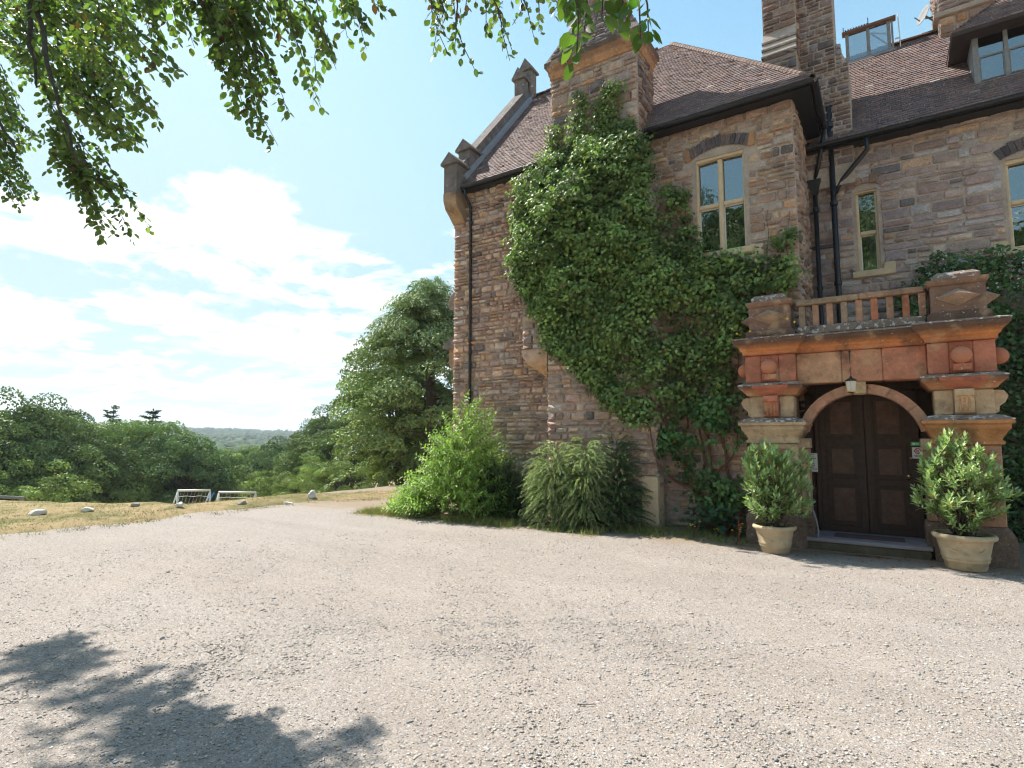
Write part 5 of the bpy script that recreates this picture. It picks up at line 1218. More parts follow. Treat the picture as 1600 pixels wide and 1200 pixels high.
for i in range(n_): j = (i+1) % n_; f += [(i, j, 2*n_+j, 2*n_+i), (n_+i, 3*n_+i, 3*n_+j, n_+j), (i, n_+i, n_+j, j), (2*n_+i, 2*n_+j, 3*n_+j, 3*n_+i)]
b.add(v, f); b.prism([(.353, 1.5), (.358, 1.505), (.403, 1.45), (.398, 1.445)], YP+.6165, YP+.6193, axis='y'); b.build('prohibition_ring', M['red'], e)
b = Bag(); b.box((.358, YP+.6172, 1.47), (.393, YP+.6194, 1.479)); b.box((.33, YP+.616, 1.405), (.425, YP+.6195, 1.41)); b.box((.34, YP+.616, 1.388), (.415, YP+.6195, 1.393)); b.build('sign_print', M['ink'], e)
# hanging lantern
e = empty('porch_lantern', (-.40, YP+.02, 2.5), 'small square glass lantern hanging on an iron rod before the arch', 'lantern')
lx, ly = -.40, YP-.02
b = Bag(); b.tube([(lx, YP+.12, 2.98), (lx, ly, 2.97), (lx, ly, 2.72)], .013, 8); b.build('iron_rod', M['iron'], e)
b = Bag()
for i in range(5):
    z_ = 2.715-i*.028; b.tube([(lx+(.009*math.cos(t_) if i % 2 else 0), ly+(0 if i % 2 else .009*math.cos(t_)), z_+.017*math.sin(t_)) for t_ in np.linspace(0, 6.28, 9)], .003, 4, cap=False)
b.build('chain', M['iron'], e)
b = Bag(); b.lathe([(.001, 2.60), (.012, 2.59), (.02, 2.565), (.068, 2.535), (.082, 2.525), (.082, 2.517), (.001, 2.516)], (lx, ly, 0), 4); b.build('lantern_cap', M['iron'], e)
b = Bag(); b.lathe([(.001, 2.365), (.052, 2.366), (.066, 2.514), (.001, 2.515)], (lx, ly, 0), 4); b.build('lantern_glass', M['frosted'], e)
b = Bag()
for i in range(4): a = i*math.pi/2; b.tube([(lx+.055*math.cos(a), ly+.055*math.sin(a), 2.36), (lx+.07*math.cos(a), ly+.07*math.sin(a), 2.52)], .004, 4)
b.lathe([(.001, 2.32), (.02, 2.335), (.06, 2.35), (.06, 2.362), (.001, 2.3645)], (lx, ly, 0), 4); b.build('lantern_frame', M['brass'], e)
# leaning stick
b = Bag(); pts = [(-1.11, YP+.16, 1.02), (-1.07, YP+.13, .85), (-.99, YP+.06, .55), (-.95, YP+.02, .42), (-.93, YP+.0, .28), (-.935, YP+.0, .17)]
tag(b.build('walking_stick', M['woodgrey'], None, (-.93, YP, .17)) if b.tube(pts, [.011, .012, .012, .013, .013, .011], 8) is None else None, 'bent grey stick leaning inside the left jamb of the porch', 'walking stick')
b = Bag(); b.box((-.75, YP+.25, .166), (.15, YP+.6, .178), (.12, .07, .07), .004)
tag(b.build('door_mat', mat('door_mat', (.16, .10, .10), bump=.6, bscale=60), loc=(-.3, YP+.4, .166)), 'dull reddish door mat on the porch step', 'door mat')

# ================================================================== POTTED SHRUBS
def pot_plant(x, y, k, seed, lab, zc, rx, rz, n, lean=(0, 0)):
    z = float(gz(x, y)); e = empty('potted_shrub', (x, y, z), lab, 'potted plant', 'potted shrubs flanking the porch'); r = np.random.default_rng(seed)
    prof = [(.001, 0), (.19, 0), (.205, .02), (.222, .10), (.232, .105), (.236, .12), (.232, .135), (.242, .145), (.246, .16), (.24, .175), (.262, .27), (.275, .34), (.285, .36), (.31, .37), (.325, .39), (.325, .41), (.31, .43), (.28, .432), (.265, .40), (.25, .37), (.001, .37)]
    b = Bag(); b.lathe([(a*k, c_*k) for a, c_ in prof], (x, y, z), 56); pot = b.build('pot', M['pot'], e, smooth=True); wear(pot, 0, .003, seed)
    b = Bag(); b.lathe([(.001, .395*k), (.15*k, .40*k), (.258*k, .385*k)], (x, y, z), 20); b.build('potting_soil', M['soil'], e)
    # relief swag on the front
    b = Bag(); fy = y-.262*k
    b.tube([(x+.05*math.cos(t_)*k, fy+.012*abs(math.cos(t_)), z+.26*k+.05*k*math.sin(t_)) for t_ in np.linspace(0, 6.28, 15)], .008, 5, cap=False)
    for s_ in (-1, 1): b.tube([(x+s_*(.06+.12*q)*k, y-math.sqrt(max(.01, (.27*k)**2-((.06+.12*q)*k)**2)), z+(.29-.05*math.sin(q*3.14))*k) for q in np.linspace(0, 1, 7)], .007, 5)
    b.build('relief_swag', M['pot'], e)
    P, D, N, T = [], [], [], []; st = Bag(); base = Vector((x, y, z+.4*k))
    for i in range(n):
        u = r.normal(size=3); u /= np.linalg.norm(u); rr = (.25+.75*r.random()**.45)*(1+.12*math.sin(u[0]*5+seed)+.1*math.cos(u[2]*6+seed))
        tip = Vector((x+lean[0]*(u[2]*.3+.5)+u[0]*rx*rr, y+lean[1]+u[1]*rx*.85*rr, z+zc+u[2]*rz*rr))
        if i % 7 == 0 or True and i < 26:
            mid = base.lerp(tip, .5)+Vector((r.normal(0, .04), r.normal(0, .04), .03)); st.tube([base+Vector((r.normal(0, .05), r.normal(0, .05), -.05)), mid, tip], [.009, .006, .003], 5, cap=False)
        ax = Vector(u)*.7+Vector((0, 0, .9)); ax.normalize(); tone = .8+.4*r.random()
        for q in range(9):
            a = q*2.4+r.random(); s1 = ax.orthogonal().normalized(); s2 = ax.cross(s1)
            o_ = s1*math.cos(a)+s2*math.sin(a); up__ = .15+.1*q/9*8
            P.append(tip-ax*(.012*(9-q))); D.append(o_*(1.0-.05*q)+ax*(.25+.09*q)); N.append(ax-o_*.3+Vector((0, 0, .6))); T.append(tone*(.8+.05*q))
    n_l = len(P); C = hsvj((.30, .40, .16), n_l, .16, .08, r)*np.array(T)[:, None]
    yl = r.random(n_l) < .01; C[yl] = (.5, .22, .05)
    v, F, C = leaves(P, D, N, .062+.035*r.random(n_l), .027, C, 'oval')
    link_mesh('foliage', np_mesh('foliage', v, F, C, M['leafg'], WLOC[e.name]), e, WLOC[e.name])
    st.build('stems', M['bark'], e, fix=False)
    return e
pot_plant(-1.45, 9.22, .93, 3, 'left potted evergreen shrub, smaller stone tub, upright bushy crown', 1.03, .50, .62, 520, (.0, 0))
pot_plant(.77, 9.40, 1.05, 8, 'right potted evergreen shrub, larger stone tub, spreading looser crown', 1.06, .56, .62, 420, (-.05, 0))

# ================================================================== CLIMBERS
from mathutils import noise as mnoise
def inpoly(x, z, poly):
    x = np.asarray(x); z = np.asarray(z); c = np.zeros(x.shape, bool); n = len(poly)
    for i in range(n):
        x0, z0 = poly[i]; x1, z1 = poly[(i+1) % n]
        c ^= ((z0 > z) != (z1 > z)) & (x < (x1-x0)*(z-z0)/(z1-z0+1e-12)+x0)
    return c
POLY = [(-5.75,7.55),(-5.5,7.72),(-5.20,7.8),(-4.9,7.85),(-4.6,7.8),(-4.2,7.85),(-4.05,7.8),(-3.77,7.65),(-3.53,6.99),(-3.6,6.1),(-3.41,6.2),(-3.27,6.6),(-3.0,6.4),(-2.86,5.6),(-2.74,5.07),(-1.86,4.9),(-1.6,5.1),(-1.5,4.75),(-1.38,5.3),(-1.14,5.5),(-1.16,4.35),(-1.71,4.24),(-2.0,3.72),(-2.12,3.05),(-2.12,2.0),(-2.5,1.9),(-3.17,2.0),(-3.9,1.9),(-4.41,2.21),(-4.96,2.87),(-5.69,3.46),(-6.15,4.33),(-6.56,5.1),(-6.77,6.01),(-6.62,6.74),(-5.97,7.45)]
RUN = [[(-5.18, 7.6), (-5.1, 8.95), (-4.95, 8.95), (-4.88, 7.6)], [(-4.75, 7.6), (-4.62, 8.5), (-4.5, 8.5), (-4.45, 7.6)], [(-4.38, 7.6), (-4.42, 8.9), (-4.2, 8.9), (-4.02, 7.6)], [(-5.82, 7.3), (-5.76, 8.3), (-5.6, 8.2), (-5.5, 7.3)]]
LOW = [(-3.7, 2.3), (-2.1, 2.3), (-2.1, .6), (-2.6, .35), (-3.1, .7), (-3.5, 1.4)]
def ivy(name, poly, nclump, per, ybase, thick, seed, colr, dens, lab, lsize=.06):
    r = np.random.default_rng(seed); xs = [p_[0] for p_ in poly]; zs = [p_[1] for p_ in poly]
    X = min(xs)-.1+(max(xs)-min(xs)+.2)*r.random(nclump*4); Z = min(zs)-.1+(max(zs)-min(zs)+.2)*r.random(nclump*4)
    jx, jz = X+.13*wob(X, Z, 5, 1), Z+.13*wob(Z, X, 5, 2)
    k = inpoly(jx, jz, poly) & (r.random(len(X)) < dens(X, Z)); X, Z = X[k][:nclump], Z[k][:nclump]
    th = thick(X, Z)*(.25+.95*r.random(len(X))); tone = (.6+.7*r.random(len(X))**1.2)*(1+.2*wob(X, Z, 2.4, 5))*(.75+.5*th/np.maximum(thick(X, Z), .01))  # outer clumps lighter, deep ones darker: depth shade put into the colour
    i = np.repeat(np.arange(len(X)), per); n = len(i); cr = (.07+.13*r.random(len(X))**1.5)[i][:, None]; q = rand_dirs(n); q[:, 1] = -np.abs(q[:, 1]); q = q*cr*(.75+.35*r.random((n, 1)))*[1.25, 1, .85]
    yb = ybase(X)[i]; yy = yb-.03-th[i]+q[:, 1]
    yy = np.minimum(yy, yb-.02)
    P = np.stack([X[i]+q[:, 0]*1.2, yy, Z[i]+q[:, 2]], -1)
    N = unit(np.stack([q[:, 0]*9+r.normal(0, .35, n), -.7+q[:, 1]*4+r.normal(0, .3, n), .6+q[:, 2]*9+r.normal(0, .3, n)], -1))
    D = unit(np.stack([r.normal(0, 1, n), -.35+r.normal(0, .3, n), -.75+r.normal(0, .5, n)], -1))
    C = hsvj(colr, n, .17, .12, r)*tone[i][:, None]; yl = r.random(n) < .003; C[yl] = (.36, .2, .06)
    return leaves(P, D, N, lsize*(.65+.7*r.random(n)), lsize*.85, C, 'leaf')
def ybase(X): return np.where((X < -3.58) & (X > -6.5), YB, np.where(X >= -3.58, YB+(YF-YB)*np.clip((X+3.58)/.55, 0, 1), YB+(YF-YB)*np.clip((-6.5-X)/.3, 0, 1)))
def thick(X, Z):
    a = .15+.40*np.exp(-(((X+5.25)/1.2)**2+((Z-6.3)/1.5)**2))+.12*np.exp(-(((X+3.0)/1.0)**2+((Z-4.4)/1.0)**2))
    a = np.where(Z > 7.55, .10, a); a = np.where((X > -3.5) & (Z > 5.0), .07, a)
    return a*(1+1.0*wob(X, Z, 3.1, 4)+.6*wob(X, Z, 7.9, 6)).clip(.2, 2.6)
def dens(X, Z):
    d = np.ones_like(X); hole = wob(X, Z, 2.6, 8)+.5*wob(X, Z, 6.3, 3)
    d = np.where((X > -3.55) & (Z > 5.1), .30+.5*(hole > .1), d); d = np.where(Z > 7.5, .6, d)
    d = np.where((X > -1.9) & (Z > 4.4), .35, d)
    d = np.where((X > -4.4) & (Z < 4.3) & (hole < .0), .2, d); d = np.where((X > -3.6) & (Z < 3.1), d*.5, d)
    d = np.where((hole < -.75), .35, d)
    return d
vine = empty('wall_climber', (-3.2, 10.3, 0), 'great mass of dark green climber covering the chimney breast and wing wall', 'climbing plant')
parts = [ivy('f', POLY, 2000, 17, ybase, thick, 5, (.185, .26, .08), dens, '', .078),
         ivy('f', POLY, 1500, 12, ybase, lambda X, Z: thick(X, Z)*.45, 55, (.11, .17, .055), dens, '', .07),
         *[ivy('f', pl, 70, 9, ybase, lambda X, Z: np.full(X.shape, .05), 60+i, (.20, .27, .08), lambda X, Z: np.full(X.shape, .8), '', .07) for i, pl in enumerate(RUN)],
         ivy('f', POLY, 1700, 6, ybase, lambda X, Z: np.full(X.shape, .05), 6, (.06, .10, .035), dens, ''),  # innermost leaves coloured darkest, painting the shade in the gaps
         ivy('f', LOW, 190, 10, lambda X: np.where(X < -3.58, YB, YF), lambda X, Z: np.full(X.shape, .3), 7, (.09, .17, .055), lambda X, Z: (.1+.9*(wob(X, Z, 3.1, 2) > .15)).clip(0, 1)*.75, '', .09)]
off = 0; Vs, Fs, Cs = [], [], []
for v, f, c_ in parts: Vs.append(v); Fs.append(f+off); Cs.append(c_); off += len(v)
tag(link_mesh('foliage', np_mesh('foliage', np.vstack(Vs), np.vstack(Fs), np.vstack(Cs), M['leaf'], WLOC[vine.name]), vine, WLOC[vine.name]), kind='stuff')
def stem(pts, r0, r1, nm='stem', parent=None, seed=0, yfn=None):
    b = Bag(); pts = [Vector(p_) for p_ in pts]; o_ = []
    rr = random.Random(seed); n = 9*(len(pts)-1)
    for i in range(n+1):
        t_ = i/n*(len(pts)-1); k = min(int(t_), len(pts)-2); p_ = pts[k].lerp(pts[k+1], t_-k)
        w_ = mnoise.noise_vector(p_*2.1+Vector((seed, 0, 0)))*.07+mnoise.noise_vector(p_*6+Vector((0, seed, 0)))*.02
        o_.append(p_+Vector((w_.x, -abs(w_.y)*.6, w_.z)))
    b.tube(o_, [r0+(r1-r0)*i/n for i in range(n+1)], 7); return b.build(nm, M['vine'], parent, smooth=True, fix=False)
Yw = YF-.07; Yc = YB-.06
for i, (pts, a, c_) in enumerate([
    ([(-2.75, Yw-.1, .0), (-2.95, Yw-.05, .7), (-3.35, Yw, 1.5), (-3.55, Yc, 2.2), (-3.95, Yc, 2.9), (-4.3, Yc, 4.2), (-4.9, Yc, 5.6)], .045, .012),
    ([(-2.65, Yw-.1, .0), (-2.6, Yw-.05, .8), (-2.75, Yw, 1.6), (-3.0, Yw, 2.6), (-2.9, Yw, 4.0)], .04, .01),
    ([(-2.5, Yw-.1, .0), (-2.3, Yw, .7), (-2.45, Yw, 1.5), (-2.25, Yw, 2.4), (-2.1, Yw, 3.8)], .035, .01),
    ([(-3.0, Yw-.05, .75), (-3.3, Yw, .85), (-3.55, Yc, 1.2), (-3.7, Yc, 2.0)], .03, .01),
    ([(-2.6, Yw-.05, 1.0), (-2.3, Yw, 1.3), (-2.15, Yw, 2.0)], .025, .008),
    ([(-3.35, Yw, 1.5), (-3.1, Yw, 1.9), (-3.2, Yw, 2.8), (-3.1, Yw, 3.6)], .026, .008),
    ([(-2.95, Yw, .7), (-2.8, Yw, 1.2), (-2.9, Yw, 1.9), (-2.55, Yw, 2.6)], .03, .008),
    ([(-3.6, Yc, 2.3), (-4.1, Yc, 2.35), (-4.5, Yc, 2.9), (-5.2, Yc, 3.7)], .024, .008),
    ([(-3.45, Yw, 5.0), (-3.3, Yw, 5.8), (-3.25, Yw, 6.7)], .012, .005),
    ([(-2.95, Yw, 4.9), (-3.05, Yw, 5.6), (-2.98, Yw, 6.4)], .012, .005),
    ([(-2.4, Yw-.1, .0), (-2.05, Yw, .5), (-1.95, Yw, 1.3)], .02, .008),
    ([(-1.55, Yw+.02, 4.4), (-1.62, Yw+.02, 5.0), (-1.58, Yw+.02, 5.7)], .009, .004),
    ([(-1.25, Yw+.02, 4.4), (-1.3, Yw+.02, 5.0), (-1.22, Yw+.02, 5.6)], .009, .004)]):
    stem(pts, a, c_, 'stem', vine, i)
# climber on the recessed wall behind the porch
P2 = [(.35, 4.2), (.7, 4.75), (1.3, 4.95), (1.9, 4.75), (2.6, 4.6), (3.6, 4.5), (4.5, 4.2), (4.5, 0), (1.35, 0), (1.3, 3.2), (.3, 3.3)]
v2 = empty('wall_climber', (2.5, 12.5, 0), 'dark climber with small pale flowers on the shaded wall behind the porch', 'climbing plant')
a_ = ivy('f', P2, 2400, 8, lambda X: np.full(X.shape, YR), lambda X, Z: .22*(1+.7*wob(X, Z, 3.3, 5)).clip(.3, 2), 15, (.09, .16, .06), lambda X, Z: np.where((wob(X, Z, 2.9, 1) < -.5), .4, 1.), '', .075)
b_ = ivy('f', [(.4, 4.1), (.8, 4.7), (1.6, 4.9), (2.6, 4.6), (2.2, 4.2), (1, 4.2)], 60, 4, lambda X: np.full(X.shape, YR), lambda X, Z: np.full(X.shape, .3), 16, (.5, .52, .46), lambda X, Z: np.ones(X.shape), '', .035)
tag(link_mesh('foliage', np_mesh('foliage', np.vstack([a_[0], b_[0]]), np.vstack([a_[1], b_[1]+len(a_[0])]), np.vstack([a_[2], b_[2]]), M['leaf'], WLOC[v2.name]), v2, WLOC[v2.name]), kind='stuff')
for i, pts in enumerate([[(2.0, YR-.08, 0), (2.2, YR-.08, 2), (1.6, YR-.08, 4.2)], [(2.1, YR-.08, 0), (2.9, YR-.08, 2), (3.2, YR-.08, 4)]]): stem(pts, .04, .01, 'stem', v2, 20+i)

# ================================================================== SHRUBS AT THE WALL FOOT
def shoots_bush(name, ctr, rx, ry, h, ns, seed, lab, colr, llen, lw, per, arch, stl, m='leaf', mode='leaf', keepf=None, tip_bright=1.25):
    r = np.random.default_rng(seed); e = empty(name, (*ctr, 0), lab, 'shrub'); P, D, N, T, Lh = [], [], [], [], []; st = Bag()
    for i in range(ns):
        a = r.random()*6.283; q = math.sqrt(r.random()); L = stl*(.6+.6*r.random())
        bx, by = ctr[0]+math.cos(a)*rx*q*.85, ctr[1]+math.sin(a)*ry*q*.85
        hz = h(bx, by) if callable(h) else h
        z0 = max(.02, hz*(1-q**3*.6)*(.25+.7*r.random())-L*.4); 
        dr = Vector((math.cos(a)*(q+.15), math.sin(a)*(q+.15), 1.25-q*.8)).normalized()
        pts = []; p_ = Vector((bx, by, z0)); n = 7; d = dr.copy()
        for k in range(n):
            pts.append(p_.copy()); d = (d+Vector((math.cos(a)*.12, math.sin(a)*.12, -arch))*.9+Vector((r.normal(0, .06), r.normal(0, .06), r.normal(0, .05)))).normalized(); p_ = p_+d*(L/n)
            p_.z = max(p_.z, .03); p_.y = min(p_.y, YF-.08 if not (-6.5 < p_.x < -3.55) else YB-.06)
        if i % 3 == 0: st.tube(pts, [.006*(1-k/n)+.0015 for k in range(n)], 4, cap=False)
        tone = .8+.4*r.random()
        for k in range(per):
            t_ = (k+.5)/per*(n-1); j = min(n-2, int(t_)); pp = pts[j].lerp(pts[j+1], t_-j); dd = (pts[j+1]-pts[j]).normalized(); s_ = dd.cross(Z_); s_ = s_.normalized() if s_.length > .01 else X_.copy()
            an = k*2.2+r.random(); o_ = s_*math.cos(an)+dd.cross(s_)*math.sin(an)
            P.append(pp); D.append(dd*.55+o_*.8); N.append(Vector((r.normal(0, .4), -.3+r.normal(0, .4), 1))); T.append(tone*(.85+.35*t_/n*tip_bright)); Lh.append(1-.35*t_/n)
    nl = len(P); C = hsvj(colr, nl, .15, .1, r)*np.array(T)[:, None]; Lh = np.array(Lh)*(.75+.5*r.random(nl))
    v, F, C = leaves(P, D, N, llen*Lh, lw*Lh, C, mode)
    tag(link_mesh('foliage', np_mesh('foliage', v, F, C, M[m], WLOC[e.name]), e, WLOC[e.name]), kind='stuff'); st.build('stems', M['bark'], e, fix=False)
    return e
shoots_bush('leafy_shrub', (-7.95, 9.6), 1.25, .8, lambda x, y: .85+1.95*math.exp(-((x+7.5)/.62)**2), 1000, 3, 'bright green bushy shrub at the left corner of the house', (.24, .35, .08), .125, .042, 17, .01, .66)
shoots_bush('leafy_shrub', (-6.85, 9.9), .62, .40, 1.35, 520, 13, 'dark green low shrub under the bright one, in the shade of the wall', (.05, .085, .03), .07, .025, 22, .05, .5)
shoots_bush('arching_shrub', (-5.35, 9.6), .50, .42, 1.75, 1100, 5, 'left dome of the small-leaved arching shrub against the chimney breast', (.27, .33, .16), .030, .016, 44, .30, .45, mode='quad')
shoots_bush('arching_shrub', (-4.75, 9.65), .42, .40, 1.8, 900, 6, 'right dome of the small-leaved arching shrub, lit on its left side', (.26, .32, .15), .030, .016, 44, .30, .45, mode='quad')
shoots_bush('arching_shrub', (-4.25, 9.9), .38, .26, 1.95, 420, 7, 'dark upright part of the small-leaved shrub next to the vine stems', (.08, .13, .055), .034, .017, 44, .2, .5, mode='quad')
# big-leaved plant below the climber
e = empty('leafy_plant', (-2.45, 10.2, 0), 'low clump of large blue green lobed leaves below the climber', 'plant'); n = 130; r = np.random.default_rng(9)
P = np.stack([-2.5+r.normal(0, .28, n), 10.2+r.normal(0, .13, n), .08+.42*r.random(n)], -1); P[:, 1] = np.minimum(P[:, 1], 10.55)
b = Bag()
for p_ in P[::3]: b.tube([(-2.45+(p_[0]+2.45)*.3, 10.3, 0), tuple(p_)], [.006, .003], 4, cap=False)
b.build('stems', M['vine'], e, fix=False)
D = np.stack([r.normal(0, 1, n), -.6+r.normal(0, .5, n), r.normal(0, .15, n)], -1); N = np.stack([r.normal(0, .3, n), -.5+r.normal(0, .25, n), np.ones(n)], -1); C = hsvj((.06, .13, .065), n, .2, .08, r)
S = []; 
for rot in (-1.9, -1, 0, 1, 1.9):
    ca_, sa_ = math.cos(rot), math.sin(rot); D2 = unit(D); S_ = unit(np.cross(D2, N)); dd = D2*ca_+S_*sa_; S.append(leaves(P, dd, N, .085*(1-.12*abs(rot)), .05, C, 'leaf'))
off = 0; Vs, Fs, Cs = [], [], []
for v, f, c_ in S: Vs.append(v); Fs.append(f+off); Cs.append(c_); off += len(v)
link_mesh('foliage', np_mesh('foliage', np.vstack(Vs), np.vstack(Fs), np.vstack(Cs), M['leaf'], WLOC[e.name]), e, WLOC[e.name])
def weed(x, y, h, seed, lab, col=(.75, .55, .05)):
    r = random.Random(seed); z = float(gz(x, y)); e = empty('flowering_weed', (x, y, z), lab, 'weed', 'yellow flowering weeds by the porch'); b = Bag(); fl = Bag(); P, D, N = [], [], []
    for i in range(6):
        a = r.random()*6.28; L = h*(.6+.4*r.random()); p1 = Vector((x+math.cos(a)*L*.25, y+math.sin(a)*L*.2, z+L*.6)); p2 = Vector((x+math.cos(a)*L*.35, y+math.sin(a)*L*.3, z+L))
        b.tube([(x, y, z), p1, p2], [.004, .003, .002], 4, cap=False)
        for k in range(5): a2 = k*1.25; fl.tube([p2, p2+Vector((math.cos(a2)*.014, math.sin(a2)*.014, .006))], [.004, .006], 4)
        for k in range(8): q = k/8; P.append(Vector((x, y, z)).lerp(p1, q)); D.append(Vector((r.gauss(0, 1), r.gauss(0, 1), .5))); N.append((r.gauss(0, .3), r.gauss(0, .3), 1))
    b.build('stems', M['vine'], e, fix=False); fl.build('flowers', mat('yellow_petal', col, rough=.7) if 'yellow_petal' not in bpy.data.materials else bpy.data.materials['yellow_petal'], e, fix=False)
    v, F, C = leaves(P, D, N, .05, .012, hsvj((.14, .2, .05), len(P)), 'leaf'); link_mesh('leaves', np_mesh('leaves', v, F, C, M['leaf'], WLOC[e.name]), e, WLOC[e.name])
weed(-2.75, 9.7, .28, 1, 'thin yellow flowering weed at the wall foot below the vine stems'); weed(-2.05, 9.45, .34, 2, 'yellow flowering weed with a red dock stem beside the left porch plinth')
weed(-2.45, 9.95, .18, 4, 'small pale weed in the dirt between the other two yellow weeds')
b = Bag(); b.tube([(-2.0, 9.5, 0), (-2.01, 9.5, .4)], .006, 5); tag(b.build('dock_stem', M['red'], None, (-2.0, 9.5, 0)), 'single upright dark red dock stem left of the porch plinth', 'weed')
# yellow flowers growing on the porch ledge
e = empty('ledge_plant', (-1.5, 9.72, 3.3), 'straggly yellow flowering plant rooted on the left cornice ledge', 'plant'); b = Bag(); fl = Bag()
for (tx, tz_) in ((-2.02, 3.45), (-1.95, 3.36), (-1.1, 3.46), (-1.2, 3.52), (-1.75, 3.38)):
    p_ = Vector((tx, 9.6, tz_)); b.tube([(-1.5, 9.74, 3.3), (-1.5+(tx+1.5)*.5, 9.64, 3.33), p_], [.004, .004, .002], 4, cap=False)
    for k in range(4): fl.tube([p_, p_+Vector((math.cos(k*1.6)*.018, 0, math.sin(k*1.6)*.018))], [.004, .008], 5)
b.build('stems', M['vine'], e, fix=False); fl.build('flowers', bpy.data.materials['yellow_petal'], e, fix=False)

# ================================================================== THE OVERHANGING BEECH
beech = empty('overhanging_beech', (-10.5, -4.5, 0), 'big beech left of the camera whose leafy twigs hang into the top of the photo', 'tree')
b = Bag(); b.tube([(-10.5, -4.5, -.3), (-10.4, -4.4, 2), (-10.3, -4.2, 4.5), (-10.4, -4.0, 7.5), (-10.2, -4, 11)], [.62, .5, .42, .34, .12], 14); b.build('trunk', M['bark'], beech, smooth=True)
LIMBS = [([(-10.35, -4.2, 5.0), (-10.0, -1.5, 7.2), (-9.0, .9, 7.6), (-7.6, 1.9, 6.6), (-6.4, 1.85, 5.0), (-5.9, 1.9, 4.1)], .06, .008),
         ([(-9.6, -.6, 7.4), (-8.4, 1.6, 8.6), (-6.6, 3.2, 8.3), (-5.2, 3.9, 7.8)], .09, .03), ([(-10.3, -4.2, 6), (-7.5, -1.5, 8.2), (-4.8, .8, 7.6), (-3.0, 2.6, 6.5), (-2.6, 3.3, 6.2)], .12, .02),
         ([(-6.0, -.2, 8.0), (-3.2, .9, 6.1), (-1.6, 1.4, 4.8), (-.9, 1.7, 4.0)], .06, .012), ([(-10.2, -3, 6), (-10.6, 0, 7.2), (-10.2, 1.9, 6.8), (-9.2, 2.3, 5.4)], .08, .012),
         ([(-8.4, 1.6, 8.6), (-6.9, 2.0, 7.6), (-5.4, 2.1, 6.4)], .05, .01), ([(-7.6, 1.9, 6.6), (-7.5, 1.9, 5.9), (-7.1, 1.9, 5.3)], .03, .01)]
for i, (pts, a, c_) in enumerate(LIMBS): stem(pts, a, c_, 'limb', beech, 40+i)
for o in beech.children:
    if o.name.startswith('limb'): o.data.materials[0] = M['bark']
